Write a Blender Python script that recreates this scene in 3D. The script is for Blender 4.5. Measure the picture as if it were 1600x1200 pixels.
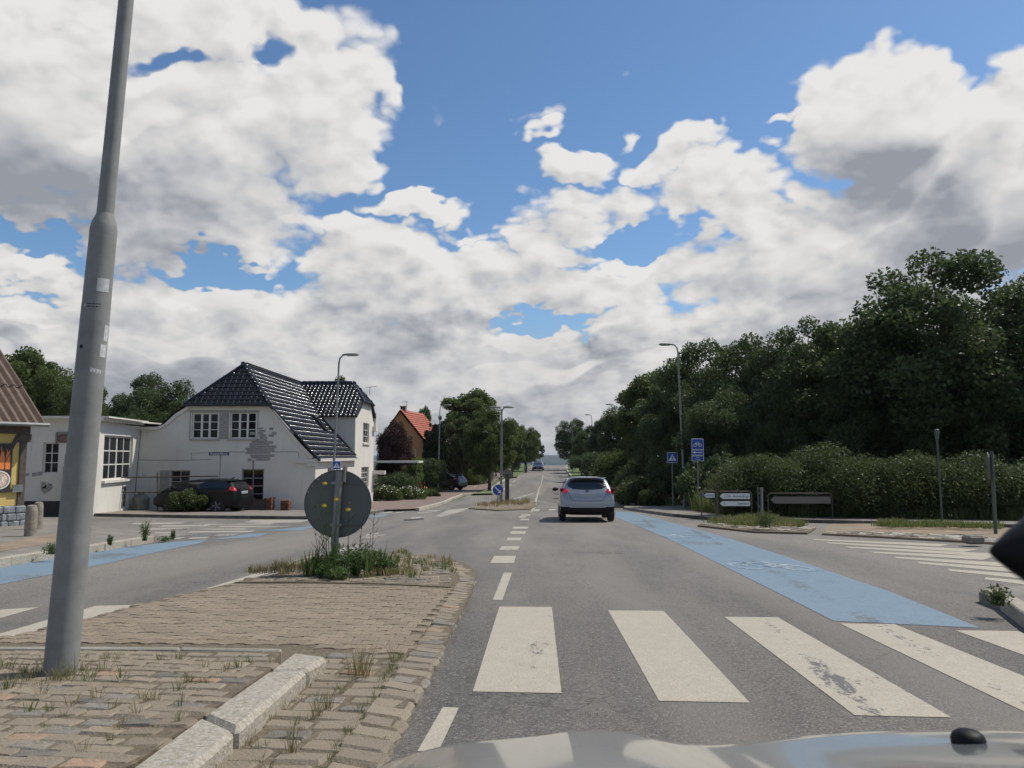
import bpy, bmesh, math, random
import numpy as np
from mathutils import Vector, Matrix
from mathutils.geometry import tessellate_polygon
R = math.radians
random.seed(7); rng = np.random.default_rng(7)
for o in list(bpy.data.objects): bpy.data.objects.remove(o)
scene = bpy.context.scene
C = bpy.data.collections.new("scene"); scene.collection.children.link(C)

# ------------------------------------------------------------------ camera
F = 1240.0; TH = math.atan(112/1240); EYE = 1.25
cam = bpy.data.cameras.new("camera"); cam_o = bpy.data.objects.new("camera", cam); C.objects.link(cam_o)
cam_o.location = (0, 0, EYE); cam_o.rotation_euler = (math.pi/2 + TH, 0, 0)
cam.sensor_width = 36; cam.lens = 36*F/1600; cam.clip_start = .05; cam.clip_end = 20000
cam.dof.use_dof = True; cam.dof.focus_distance = 16; cam.dof.aperture_fstop = 11
scene.camera = cam_o

# ------------------------------------------------------------------ light, sky, exposure
SUN_EL, SUN_AZ = 54, 68          # azimuth measured from +Y towards +X
sd = Vector((math.cos(R(SUN_EL))*math.sin(R(SUN_AZ)), math.cos(R(SUN_EL))*math.cos(R(SUN_AZ)), math.sin(R(SUN_EL))))
sun = bpy.data.lights.new("sun", 'SUN'); sun.energy = 4.2; sun.angle = R(.53); sun.color = (1, .94, .845)
sun_o = bpy.data.objects.new("sun", sun); C.objects.link(sun_o)
sun_o.rotation_euler = sd.to_track_quat('Z', 'Y').to_euler(); sun_o.location = sd*50
scene.view_settings.view_transform = 'Standard'; scene.view_settings.look = 'None'
scene.view_settings.gamma = 1; scene.view_settings.use_curve_mapping = False
scene.view_settings.exposure = -0.08

W = bpy.data.worlds.new("World"); scene.world = W; W.use_nodes = True
nt = W.node_tree; nt.nodes.clear()

class NG:
    """small helper to chain math nodes"""
    def __init__(s, t): s.t = t; s.x = 0
    def n(s, ty, **k):
        nd = s.t.nodes.new(ty)
        for a, b in k.items(): setattr(nd, a, b)
        return nd
    def put(s, sock, v):
        if isinstance(v, bpy.types.NodeSocket): s.t.links.new(v, sock)
        elif v is not None: sock.default_value = v
    def m(s, op, a, b=None, c=None, clamp=False):
        nd = s.n('ShaderNodeMath', operation=op, use_clamp=clamp)
        s.put(nd.inputs[0], a)
        if b is not None: s.put(nd.inputs[1], b)
        if c is not None: s.put(nd.inputs[2], c)
        return nd.outputs[0]
    def v(s, op, a, b=None, c=None, out=0):
        nd = s.n('ShaderNodeVectorMath', operation=op)
        s.put(nd.inputs[0], a)
        if b is not None: s.put(nd.inputs[1], b)
        if c is not None: s.put(nd.inputs[2], c)
        return nd.outputs[out]
    def comb(s, x, y, z):
        nd = s.n('ShaderNodeCombineXYZ'); s.put(nd.inputs[0], x); s.put(nd.inputs[1], y); s.put(nd.inputs[2], z); return nd.outputs[0]
    def rng(s, v, a, b, c=0., d=1., kind='SMOOTHSTEP'):
        nd = s.n('ShaderNodeMapRange', interpolation_type=kind)
        s.put(nd.inputs[0], v)
        for i, q in enumerate((a, b, c, d)): s.put(nd.inputs[i+1], q)
        return nd.outputs[0]
    def mix(s, f, a, b, kind='MIX'):
        nd = s.n('ShaderNodeMix', data_type='RGBA', blend_type=kind)
        s.put(nd.inputs[0], f)
        for i, q in ((6, a), (7, b)):
            s.put(nd.inputs[i], q if isinstance(q, bpy.types.NodeSocket) else (*q, 1) if len(q) == 3 else q)
        return nd.outputs[2]
    def noise(s, vec, scale, detail=4, rough=.5, dist=0., out=0, dims='3D', w=None):
        nd = s.n('ShaderNodeTexNoise', noise_dimensions=dims)
        if vec is not None: s.put(nd.inputs['Vector'], vec)
        nd.inputs['Scale'].default_value = scale; nd.inputs['Detail'].default_value = detail
        nd.inputs['Roughness'].default_value = rough; nd.inputs['Distortion'].default_value = dist
        return nd.outputs[out]

def px_azel(px, py):
    a, b = (px-800)/F, (600-py)/F
    d = Vector((a, math.cos(TH)-b*math.sin(TH), math.sin(TH)+b*math.cos(TH))).normalized()
    return math.degrees(math.atan2(d.x, d.y)), math.degrees(math.asin(d.z))

# cumulus fields as bearings and heights in the sky: centre x, y, half sizes (as read off a 1600 px plate), weight
BL = [(120,170,430,190,1.25),(320,50,300,110,1.0),(470,170,125,150,1.0),(250,320,240,90,1.1),(-250,250,420,260,1.2),(540,265,62,46,.85),
      (30,480,230,70,1.0),(300,500,330,95,1.25),(640,455,170,80,1.1),(760,420,90,50,1.0),(860,380,60,50,.85),(530,395,85,42,1.0),(650,337,100,20,.85),(735,365,90,18,.7),
      (900,242,66,32,.95),(925,318,125,44,.75),(1060,238,70,34,.85),(1000,255,44,24,.75),(960,192,20,26,.6),(592,138,24,46,.6),(815,172,46,16,.45),(835,190,24,16,.55),
      (1115,290,125,56,1.0),(1060,420,150,50,.95),(1220,390,200,95,1.1),(1375,185,140,115,1.25),(1545,215,150,110,1.25),(1500,340,280,110,1.3),(1210,202,34,14,.55),(1300,440,330,90,1.1),
      (800,600,1200,100,1.35),(800,680,1600,60,1.2),(150,600,400,110,1.0),(900,480,180,60,1.0),(1800,300,300,250,1.2),
      (255,104,70,20,-.62),(425,95,50,26,-.5),(352,412,75,26,-.75),(45,395,110,26,-.7),(865,515,70,18,-.8),(960,372,70,26,-.6),(30,462,70,10,-.6),(1090,330,30,16,-.3),(1000,560,60,12,-.4),(345,705,1,1,0)]
g = NG(nt)
tc = g.n('ShaderNodeTexCoord')
dirv = g.v('NORMALIZE', tc.outputs['Generated'])
def cloud_group(det, puffs, fw=.5):
    cg = bpy.data.node_groups.new("cloud_cover", 'ShaderNodeTree')
    cg.interface.new_socket("dir", in_out='INPUT', socket_type='NodeSocketVector')
    cg.interface.new_socket("cover", in_out='OUTPUT', socket_type='NodeSocketFloat')
    cg.interface.new_socket("el", in_out='OUTPUT', socket_type='NodeSocketFloat')
    cg.interface.new_socket("fine", in_out='OUTPUT', socket_type='NodeSocketFloat')
    cg.interface.new_socket("bearing", in_out='OUTPUT', socket_type='NodeSocketVector')
    h = NG(cg); gi = h.n('NodeGroupInput'); go = h.n('NodeGroupOutput')
    sp = h.n('ShaderNodeSeparateXYZ'); h.put(sp.inputs[0], gi.outputs[0])
    az = h.m('MULTIPLY', h.m('ARCTAN2', sp.outputs[0], sp.outputs[1]), 57.29578)
    el = h.m('MULTIPLY', h.m('ARCSINE', sp.outputs[2]), 57.29578)
    sq = h.m('DIVIDE', 1.0, h.m('ADD', h.m('MAXIMUM', sp.outputs[2], 0.0), .22))        # clouds get smaller towards the horizon
    vec3 = h.v('MULTIPLY', gi.outputs[0], (1, 1, 1.5))
    vecS = h.v('SCALE', vec3); h.put(vecS.node.inputs['Scale'], h.m('POWER', sq, .45))
    warp = h.noise(vecS, 5.0, 4 if puffs else 1, .6, out=1)
    vw = h.v('MULTIPLY_ADD', h.v('SUBTRACT', warp, (.5, .5, .5)), (.09, .09, .09), vecS)
    f1 = h.noise(vw, 4.2, det, .54)
    fine = h.m('MULTIPLY', h.m('SUBTRACT', f1, .5), 2.3)
    if puffs:
        vo = h.n('ShaderNodeTexVoronoi', feature='F1'); h.put(vo.inputs['Vector'], vw); vo.inputs['Scale'].default_value = 17
        vo2 = h.n('ShaderNodeTexVoronoi', feature='F1'); h.put(vo2.inputs['Vector'], vw); vo2.inputs['Scale'].default_value = 41
        fine = h.m('ADD', fine, h.m('MULTIPLY', h.m('SUBTRACT', .5, vo.outputs['Distance']), .85))
        fine = h.m('ADD', fine, h.m('MULTIPLY', h.m('SUBTRACT', .5, vo2.outputs['Distance']), .45))
    P2 = h.comb(az, el, 0.0)
    wob = h.v('MULTIPLY_ADD', h.v('SUBTRACT', warp, (.5, .5, .5)), (10, 10, 0), P2)
    acc = None
    for cx, cy, rx, ry, w in BL:
        if w == 0: continue
        a0, e0 = px_azel(cx, cy)
        sx = abs(px_azel(cx+min(rx, 100), cy)[0]-a0)*rx/min(rx, 100); sy = abs(px_azel(cx, cy-ry)[1]-e0)
        q = h.v('MULTIPLY', h.v('SUBTRACT', wob, (a0, e0, 0)), (1/(sx*1.25), 1/(sy*1.25), 0))
        d2 = h.v('DOT_PRODUCT', q, q, out=1)
        b = h.m('MULTIPLY', h.m('SUBTRACT', 1, d2, clamp=True), w)
        acc = b if acc is None else (h.m('MAXIMUM', acc, b) if w > 0 else h.m('ADD', acc, b))
    # beyond the photographed bearings the same broken cumulus goes on
    out_w = h.m('MAXIMUM', h.rng(h.m('ABSOLUTE', az), 42, 60), h.rng(el, 36, 48))
    gen = h.m('MULTIPLY', h.m('SUBTRACT', h.noise(vecS, 2.2, 1, .5), .46), 4.5)
    macro = h.m('ADD', h.m('MULTIPLY', acc, h.m('SUBTRACT', 1, out_w)), h.m('MULTIPLY', gen, out_w))
    cg.links.new(h.m('ADD', h.m('SUBTRACT', macro, .35), h.m('MULTIPLY', fine, fw)), go.inputs[0]); cg.links.new(el, go.inputs[1]); cg.links.new(fine, go.inputs[2]); cg.links.new(wob, go.inputs[3])
    return cg
CG0, CG1 = cloud_group(8, True), cloud_group(2, False, .22)
def cover_at(v, grp):
    nd = g.n('ShaderNodeGroup'); nd.node_tree = grp; g.put(nd.inputs[0], v); return nd
c0 = cover_at(dirv, CG0)
c1 = cover_at(g.v('NORMALIZE', g.v('ADD', dirv, (.012, .0, .022))), CG0)
c2 = cover_at(g.v('NORMALIZE', g.v('ADD', dirv, (.03, .0, .075))), CG1)
sky = g.n('ShaderNodeTexSky', sky_type='NISHITA', sun_disc=False, sun_elevation=R(SUN_EL), sun_rotation=R(SUN_AZ),
          altitude=30, air_density=1.0, dust_density=.6, ozone_density=3.0)
alpha = g.rng(c0.outputs[0], -.06, .25)
thick2 = g.rng(c2.outputs[0], .05, 1.05)
broad = g.rng(g.noise(g.v('MULTIPLY', dirv, (1, 1, 2.2)), 3.4, 2, .5), .34, .66)
# the thickest, grey-based parts of the clouds
DK = [(140,330,300,75,1.0),(20,250,150,100,.7),(330,300,120,60,.6),(1400,255,150,95,1.0),(1540,370,190,70,.9),(1330,470,150,40,.6),(430,500,130,42,.9),(690,525,130,45,1.0),(935,520,70,38,.8),(100,520,140,42,.8),(280,590,200,30,.7),(620,600,160,26,.7),(900,580,120,24,.6),(740,430,45,30,.5),(1230,400,60,22,.4),(1120,470,80,26,.5),(250,200,120,40,.3),(1130,560,160,26,.5)]
dk = None
for cx, cy, rx, ry, w in DK:
    a0, e0 = px_azel(cx, cy); sx = abs(px_azel(cx+50, cy)[0]-a0)*rx/50; sy = abs(px_azel(cx, cy-ry)[1]-e0)
    q = g.v('MULTIPLY', g.v('SUBTRACT', c0.outputs[3], (a0, e0, 0)), (1/(sx*1.35), 1/(sy*1.45), 0))
    b = g.m('MULTIPLY', g.m('SUBTRACT', 1, g.v('DOT_PRODUCT', q, q, out=1), clamp=True), w)
    dk = b if dk is None else g.m('MAXIMUM', dk, b)
inner = g.rng(c0.outputs[0], .35, 1.2)
relief = g.m('MULTIPLY', g.m('SUBTRACT', c0.outputs[2], c1.outputs[2]), .13)
relief = g.m('ADD', relief, g.m('MULTIPLY', g.m('SUBTRACT', c0.outputs[0], c1.outputs[0]), .26))
relief = g.m('MULTIPLY', relief, g.m('MULTIPLY_ADD', inner, -.6, 1))
shade = g.m('ADD', g.m('MULTIPLY', thick2, g.m('MULTIPLY_ADD', broad, .16, .12)), g.m('MULTIPLY', dk, g.m('MULTIPLY', thick2, .40)))
lum = g.m('SUBTRACT', g.rng(c0.outputs[1], 0, 22, .84, 1.0, 'LINEAR'), shade)
lum = g.m('ADD', lum, g.m('MAXIMUM', g.m('MINIMUM', relief, .16), -.20))
lum = g.m('MAXIMUM', g.m('MINIMUM', lum, 1.06), .46)
cl_col = g.mix(g.rng(lum, .3, .9, kind='LINEAR'), (.83, .91, 1.07), (1.0, .99, .975))
STR = .1
cl = g.v('SCALE', cl_col); g.put(cl.node.inputs['Scale'], g.m('MULTIPLY', lum, .80/STR))
skyc = g.mix(1.0, sky.outputs[0], (.93, 1.12, 1.24), 'MULTIPLY')
hz = g.rng(c0.outputs[1], -1, 12, .9, 0.0, 'SMOOTHSTEP')
skyc = g.mix(hz, skyc, (3.5, 4.3, 5.3))
mixs = g.mix(alpha, skyc, cl)
bg = g.n('ShaderNodeBackground'); g.put(bg.inputs[0], mixs); bg.inputs[1].default_value = STR
wo = g.n('ShaderNodeOutputWorld'); nt.links.new(bg.outputs[0], wo.inputs[0])
W.cycles.sampling_method = 'MANUAL'; W.cycles.sample_map_resolution = 512

# ------------------------------------------------------------------ ground profile and helpers
PR = [(-60,1.98),(0,0),(44,-1.48),(52,-1.70),(60,-1.86),(68,-1.94),(76,-1.94),(84,-1.86),(92,-1.72),(108,-1.38),(124,-1.06),(140,-.84),(155,-.77),(170,-.77),(185,-.95),(200,-1.3),(230,-2.8),(300,-8),(500,-20),(1200,-32),(3000,-30),(3900,-14),(4600,-4),(5600,1.6),(7000,3)]
def gz(y):
    for (a, za), (b, zb) in zip(PR, PR[1:]):
        if y <= b: return za+(zb-za)*(y-a)/(b-a)
    return PR[-1][1]
def ray(px, py):
    a, b = (px-800)/F, (600-py)/F
    return a, math.cos(TH)-b*math.sin(TH), math.sin(TH)+b*math.cos(TH)
def G(px, py, hh=0.0):
    a, c, d = ray(px, py); t = .5
    while t < 400 and EYE+d*t-gz(c*t)-hh > 0: t += .25
    lo, hi = t-.25, t
    for _ in range(24):
        m = (lo+hi)/2
        if EYE+d*m-gz(c*m)-hh < 0: hi = m
        else: lo = m
    return (a*hi, c*hi)
def P(px, py, Y):
    a, c, d = ray(px, py); return Vector((a/c*Y, Y, EYE+d/c*Y))
def gs(l, hh=0.0): return [G(*p, hh) for p in l]

def mesh_obj(name, vs, fs, mat=None, parent=None, smooth=False):
    me = bpy.data.meshes.new(name); me.from_pydata([tuple(v) for v in vs], [], fs); me.update()
    return link(name, me, mat, parent, smooth)
def link(name, me, mat=None, parent=None, smooth=False):
    o = bpy.data.objects.new(name, me); C.objects.link(o)
    if mat is not None and not me.materials:
        for m in (mat if isinstance(mat, (list, tuple)) else [mat]): me.materials.append(m)
    if parent is not None: o.parent = parent
    if smooth:
        me.polygons.foreach_set('use_smooth', [True]*len(me.polygons)); me.set_sharp_from_angle(angle=R(42))
    return o
def tag(o, label=None, cat=None, group=None, kind=None):
    if label: o['label'] = label
    if cat: o['category'] = cat
    if group: o['group'] = group
    if kind: o['kind'] = kind
    return o
def empty(name, loc, rz=0, label=None, cat=None, group=None):
    o = bpy.data.objects.new(name, None); C.objects.link(o); o.location = loc; o.rotation_euler = (0, 0, rz); o.empty_display_size = .2
    return tag(o, label, cat, group)
def copy_tree(o, parent=None):
    c = o.copy(); C.objects.link(c); c.parent = parent
    for ch in list(o.children): copy_tree(ch, c)
    return c

class MB:
    def __init__(s): s.v = []; s.f = []; s.m = []
    def add(s, vs, fs, mi=0):
        k = len(s.v); s.v += [tuple(v) for v in vs]; s.f += [tuple(i+k for i in f) for f in fs]; s.m += [mi]*len(fs); return s
    def box(s, a, b, mi=0, M=None):
        x0, y0, z0 = a; x1, y1, z1 = b
        vs = [Vector(p) for p in ((x0,y0,z0),(x1,y0,z0),(x1,y1,z0),(x0,y1,z0),(x0,y0,z1),(x1,y0,z1),(x1,y1,z1),(x0,y1,z1))]
        if M is not None: vs = [M @ v for v in vs]
        return s.add(vs, [(0,3,2,1),(4,5,6,7),(0,1,5,4),(1,2,6,5),(2,3,7,6),(3,0,4,7)], mi)
    def tube(s, pts, rad, n=8, mi=0, cap=True):
        pts = [Vector(p) for p in pts]
        if not isinstance(rad, (list, tuple)): rad = [rad]*len(pts)
        rings = []; ref = None
        for i, p in enumerate(pts):
            t = (pts[min(i+1, len(pts)-1)]-pts[max(i-1, 0)]).normalized()
            if ref is None: ref = Vector((1, 0, 0)) if abs(t.x) < .8 else Vector((0, 1, 0))
            u = (ref-t*ref.dot(t)).normalized(); w = t.cross(u); ref = u
            rings.append([p+(u*math.cos(2*math.pi*k/n)+w*math.sin(2*math.pi*k/n))*rad[i] for k in range(n)])
        vs = [v for r in rings for v in r]; fs = []
        for i in range(len(pts)-1):
            for k in range(n):
                a = i*n+k; b = i*n+(k+1) % n; fs.append((a, b, b+n, a+n))
        if cap: fs += [tuple(range(n-1, -1, -1)), tuple(range((len(pts)-1)*n, len(pts)*n))]
        return s.add(vs, fs, mi)
    def lathe(s, prof, n=16, c=(0,0,0), axis='z', mi=0):
        vs = []; c = Vector(c)
        for r, zz in prof:
            for k in range(n):
                a = 2*math.pi*k/n; x, y = r*math.cos(a), r*math.sin(a)
                vs.append(c+Vector((x, y, zz) if axis == 'z' else (zz, x, y) if axis == 'x' else (x, zz, -y)))
        fs = [(i*n+k, i*n+(k+1) % n, (i+1)*n+(k+1) % n, (i+1)*n+k) for i in range(len(prof)-1) for k in range(n)]
        fs += [tuple(range(n-1, -1, -1)), tuple(range((len(prof)-1)*n, len(prof)*n))]
        return s.add(vs, fs, mi)
    def prism(s, poly, z0, z1, mi=0, top=None):
        """extrude a 2D polygon; z0, z1 numbers or functions of (x, y)"""
        f0 = z0 if callable(z0) else (lambda x, y: z0); f1 = z1 if callable(z1) else (lambda x, y: z1)
        n = len(poly)
        if sum(poly[i][0]*poly[(i+1) % n][1]-poly[(i+1) % n][0]*poly[i][1] for i in range(n)) < 0: poly = poly[::-1]
        vs = [(x, y, f0(x, y)) for x, y in poly]+[(x, y, f1(x, y)) for x, y in poly]
        fs = [(i, (i+1) % n, n+(i+1) % n, n+i) for i in range(n)]
        tr = tessellate_polygon([[Vector((x, y, 0)) for x, y in poly]])
        for t in tr:
            a, b, c = [Vector((*poly[i], 0)) for i in t]
            if (b-a).cross(c-a).z < 0: t = t[::-1]
            fs.append(tuple(n+i for i in t)); fs.append(tuple(i for i in t[::-1]))
        return s.add(vs, fs, mi)
    def build(s, name, mat=None, parent=None, smooth=False, bevel=0):
        me = bpy.data.meshes.new(name); me.from_pydata(s.v, [], s.f); me.update()
        o = link(name, me, mat, parent, smooth)
        if any(s.m): me.polygons.foreach_set('material_index', s.m)
        if bevel:
            bm = bmesh.new(); bm.from_mesh(me)
            es = [e for e in bm.edges if len(e.link_faces) == 2 and e.calc_face_angle(0) > .6]
            bmesh.ops.bevel(bm, geom=es, offset=bevel, segments=1, affect='EDGES'); bm.to_mesh(me); bm.free()
        return o

def sheet(name, poly, off, mat, parent=None, kind=None):
    """a 2D outline laid on the ground profile: cut at every bend of the profile"""
    bm = bmesh.new(); vs = [bm.verts.new((x, y, 0)) for x, y in poly]
    tr = tessellate_polygon([[Vector((x, y, 0)) for x, y in poly]])
    for t in tr:
        a, b, c = [vs[i].co for i in t]
        if (b-a).cross(c-a).length < 1e-7: continue
        if (b-a).cross(c-a).z < 0: t = t[::-1]
        bm.faces.new([vs[i] for i in t])
    for y0, _ in PR:
        if min(p[1] for p in poly) < y0 < max(p[1] for p in poly):
            bmesh.ops.bisect_plane(bm, geom=bm.verts[:]+bm.edges[:]+bm.faces[:], plane_co=(0, y0, 0), plane_no=(0, 1, 0))
    for v in bm.verts: v.co.z = gz(v.co.y)+off
    me = bpy.data.meshes.new(name); bm.to_mesh(me); bm.free()
    o = link(name, me, mat, parent)
    if kind: o['kind'] = kind
    return o
def slab(name, poly, h0, h1, mat, parent=None, kind=None):
    o = MB().prism(poly, lambda x, y: gz(y)+h0, lambda x, y: gz(y)+h1).build(name, mat, parent)
    if kind: o['kind'] = kind
    return o

# ------------------------------------------------------------------ materials
def mat(name, col, rough=.8, metal=0., var=.0, vscale=3., bump=0., bscale=40., col2=None, spec=.5, coat=0., objrand=0., detail=5, coords='Object', coatr=.05):
    m = bpy.data.materials.new(name); m.use_nodes = True; t = m.node_tree; q = NG(t)
    b = t.nodes['Principled BSDF']; b.inputs['Roughness'].default_value = rough; b.inputs['Metallic'].default_value = metal
    b.inputs['Specular IOR Level'].default_value = spec; b.inputs['Coat Weight'].default_value = coat; b.inputs['Coat Roughness'].default_value = coatr
    co = q.n('ShaderNodeNewGeometry').outputs['Position'] if coords == 'World' else q.n('ShaderNodeTexCoord').outputs['Object']
    c = None
    if var:
        nz = q.rng(q.noise(co, vscale, detail, .6), .3, .7, kind='LINEAR')
        c = q.mix(nz, tuple(x*(1-var) for x in col), tuple(min(1, x*(1+var)) for x in (col2 or col)))
    if objrand:
        oi = q.n('ShaderNodeObjectInfo'); r = oi.outputs['Random']
        k = q.rng(r, 0, 1, 1-objrand, 1+objrand, 'LINEAR')
        base = c if c is not None else q.mix(0, col, col)
        sc = q.v('SCALE', base); q.put(sc.node.inputs['Scale'], k); c = sc
        if col2:
            r2 = q.m('FRACT', q.m('MULTIPLY', r, 7.31)); c = q.mix(q.m('MULTIPLY', r2, .7), c, col2)
    if c is None: b.inputs['Base Color'].default_value = (*col, 1)
    else: t.links.new(c, b.inputs['Base Color'])
    if bump:
        bn = q.n('ShaderNodeBump'); bn.inputs['Strength'].default_value = min(1, bump); bn.inputs['Distance'].default_value = .01
        q.put(bn.inputs['Height'], q.noise(co, bscale, 4, .6)); t.links.new(bn.outputs[0], b.inputs['Normal'])
    return m

def asphalt_mat(name, lo, hi, warm=(.9, .8, .7)):
    m = bpy.data.materials.new(name); m.use_nodes = True; t = m.node_tree; q = NG(t); b = t.nodes['Principled BSDF']
    co = q.n('ShaderNodeNewGeometry').outputs['Position']
    stretch = q.v('MULTIPLY', co, (1, .18, 1))
    agg = q.n('ShaderNodeTexVoronoi'); q.put(agg.inputs['Vector'], co); agg.inputs['Scale'].default_value = 95
    sp_ = q.n('ShaderNodeSeparateColor'); q.put(sp_.inputs[0], agg.outputs['Color'])
    st = q.rng(sp_.outputs[0], .0, 1, .62, 1.35, 'LINEAR')
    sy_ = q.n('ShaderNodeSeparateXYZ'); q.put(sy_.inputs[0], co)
    st = q.m('MULTIPLY', st, q.rng(q.m('ADD', sy_.outputs[1], q.m('MULTIPLY', q.noise(co, .5, 3), 3)), 7, 15, .88, 1.16))  # darker near, lighter farther off: grazing-angle brightening put into the colour
    chips = q.rng(sp_.outputs[1], .90, .96, 0, 1)
    wear = q.rng(q.noise(stretch, .55, 6, .6), .32, .68)
    pat = q.rng(q.noise(co, 2.2, 6, .65), .3, .7, kind='LINEAR')
    c = q.mix(wear, tuple(lo*x for x in (1, .94, .84)), tuple(hi*x for x in (1, .90, .765)))
    c = q.mix(q.m('MULTIPLY', pat, .35), c, tuple(hi*x for x in (1.0, .93, .82)))
    sc = q.v('SCALE', c); q.put(sc.node.inputs['Scale'], st)
    c = q.mix(q.m('MULTIPLY', chips, .55), sc, (.30, .29, .27))
    # polished wheel tracks along the lane
    sx_ = q.n('ShaderNodeSeparateXYZ'); q.put(sx_.inputs[0], co)
    lx = q.m('ADD', q.m('SUBTRACT', sx_.outputs[0], q.m('MULTIPLY', sx_.outputs[1], .042)), q.m('MULTIPLY', q.m('SUBTRACT', q.noise(co, .25, 2), .5), .5))
    tr = None
    for x0 in (.95, 2.55, -3.9, -5.3):
        e_ = q.m('MULTIPLY', q.m('SUBTRACT', lx, x0), 2.6); e_ = q.m('SUBTRACT', 1, q.m('MULTIPLY', e_, e_), clamp=True); tr = e_ if tr is None else q.m('MAXIMUM', tr, e_)
    c = q.mix(q.m('MULTIPLY', tr, .5), c, tuple(hi*x for x in (1.12, 1.0, .86)))
    # tar-filled cracks and dark patches
    cr = q.n('ShaderNodeTexVoronoi', feature='DISTANCE_TO_EDGE'); q.put(cr.inputs['Vector'], q.v('MULTIPLY_ADD', q.noise(co, 1.3, 4, .6, out=1), (1.2, 1.2, 0), q.v('MULTIPLY', co, (.5, .16, .5))))
    cr.inputs['Scale'].default_value = .55
    ck = q.m('MULTIPLY', q.m('SUBTRACT', 1, q.rng(cr.outputs['Distance'], .0, .006)), q.rng(q.noise(co, .35, 2), .5, .6))
    c = q.mix(q.m('MULTIPLY', ck, .6), c, (.035, .034, .033))
    t.links.new(c, b.inputs['Base Color']); b.inputs['Roughness'].default_value = .82; b.inputs['Specular IOR Level'].default_value = .35
    bn = q.n('ShaderNodeBump'); bn.inputs['Strength'].default_value = .7; bn.inputs['Distance'].default_value = .006
    q.put(bn.inputs['Height'], q.m('SUBTRACT', 1, agg.outputs['Distance'])); t.links.new(bn.outputs[0], b.inputs['Normal'])
    return m

def paint_mat(name, col, wear=.5, under=(.12, .115, .105), rough=.6):
    """road paint, worn through to the asphalt in streaks"""
    m = bpy.data.materials.new(name); m.use_nodes = True; t = m.node_tree; q = NG(t); b = t.nodes['Principled BSDF']
    co = q.n('ShaderNodeNewGeometry').outputs['Position']
    n1 = q.noise(q.v('MULTIPLY', co, (11, 5, 1)), 2.2, 9, .76); n2 = q.noise(co, .6, 2, .5)
    k = q.m('ADD', n1, q.m('MULTIPLY', q.m('SUBTRACT', n2, .5), .9))
    sx_ = q.n('ShaderNodeSeparateXYZ'); q.put(sx_.inputs[0], co); lx = q.m('SUBTRACT', sx_.outputs[0], q.m('MULTIPLY', sx_.outputs[1], .11)); tr = None
    for x0, wd_, am in ((-.50, 9., .11), (1.50, 10, .15), (2.48, 8, .12), (.62, 9, .05)):
        e_ = q.m('MULTIPLY', q.m('SUBTRACT', lx, x0), wd_); e_ = q.m('MULTIPLY', q.m('SUBTRACT', 1, q.m('MULTIPLY', e_, e_), clamp=True), am); tr = e_ if tr is None else q.m('MAXIMUM', tr, e_)
    k = q.m('ADD', k, tr)
    w = q.rng(k, .90-.42*wear, .95-.42*wear)
    dirt = q.rng(q.noise(co, 7, 6, .7), .35, .75, kind='LINEAR')
    c = q.mix(q.m('MULTIPLY', dirt, .35), col, tuple(x*.62 for x in col))
    agg = q.n('ShaderNodeTexVoronoi'); q.put(agg.inputs['Vector'], co); agg.inputs['Scale'].default_value = 95
    sp_ = q.n('ShaderNodeSeparateColor'); q.put(sp_.inputs[0], agg.outputs['Color'])
    sc = q.v('SCALE', c); q.put(sc.node.inputs['Scale'], q.rng(sp_.outputs[0], 0, 1, .86, 1.1, 'LINEAR'))
    c = q.mix(w, sc, under)
    t.links.new(c, b.inputs['Base Color']); b.inputs['Roughness'].default_value = rough
    bn = q.n('ShaderNodeBump'); bn.inputs['Strength'].default_value = .35; bn.inputs['Distance'].default_value = .004
    q.put(bn.inputs['Height'], agg.outputs['Distance']); t.links.new(bn.outputs[0], b.inputs['Normal'])
    return m

def leaf_mat(name, c1, c2, trans=.35, rough=.5, spec=.22):
    m = bpy.data.materials.new(name); m.use_nodes = True; t = m.node_tree; q = NG(t); b = t.nodes['Principled BSDF']
    ge = q.n('ShaderNodeNewGeometry'); r = ge.outputs['Random Per Island']
    n = q.rng(q.noise(ge.outputs['Position'], .55, 3, .6), .35, .65, kind='LINEAR')
    f = q.m('ADD', q.m('MULTIPLY', r, .6), q.m('MULTIPLY', n, .4))
    c = q.mix(f, c1, c2)
    t.links.new(c, b.inputs['Base Color']); b.inputs['Roughness'].default_value = rough; b.inputs['Specular IOR Level'].default_value = spec
    tr = q.n('ShaderNodeBsdfTranslucent'); t.links.new(q.mix(.5, c, tuple(min(1, x*2.2) for x in c2)), tr.inputs[0])
    mx = q.n('ShaderNodeMixShader'); mx.inputs[0].default_value = trans
    t.links.new(b.outputs[0], mx.inputs[1]); t.links.new(tr.outputs[0], mx.inputs[2])
    t.links.new(mx.outputs[0], t.nodes['Material Output'].inputs[0])
    return m

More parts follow.
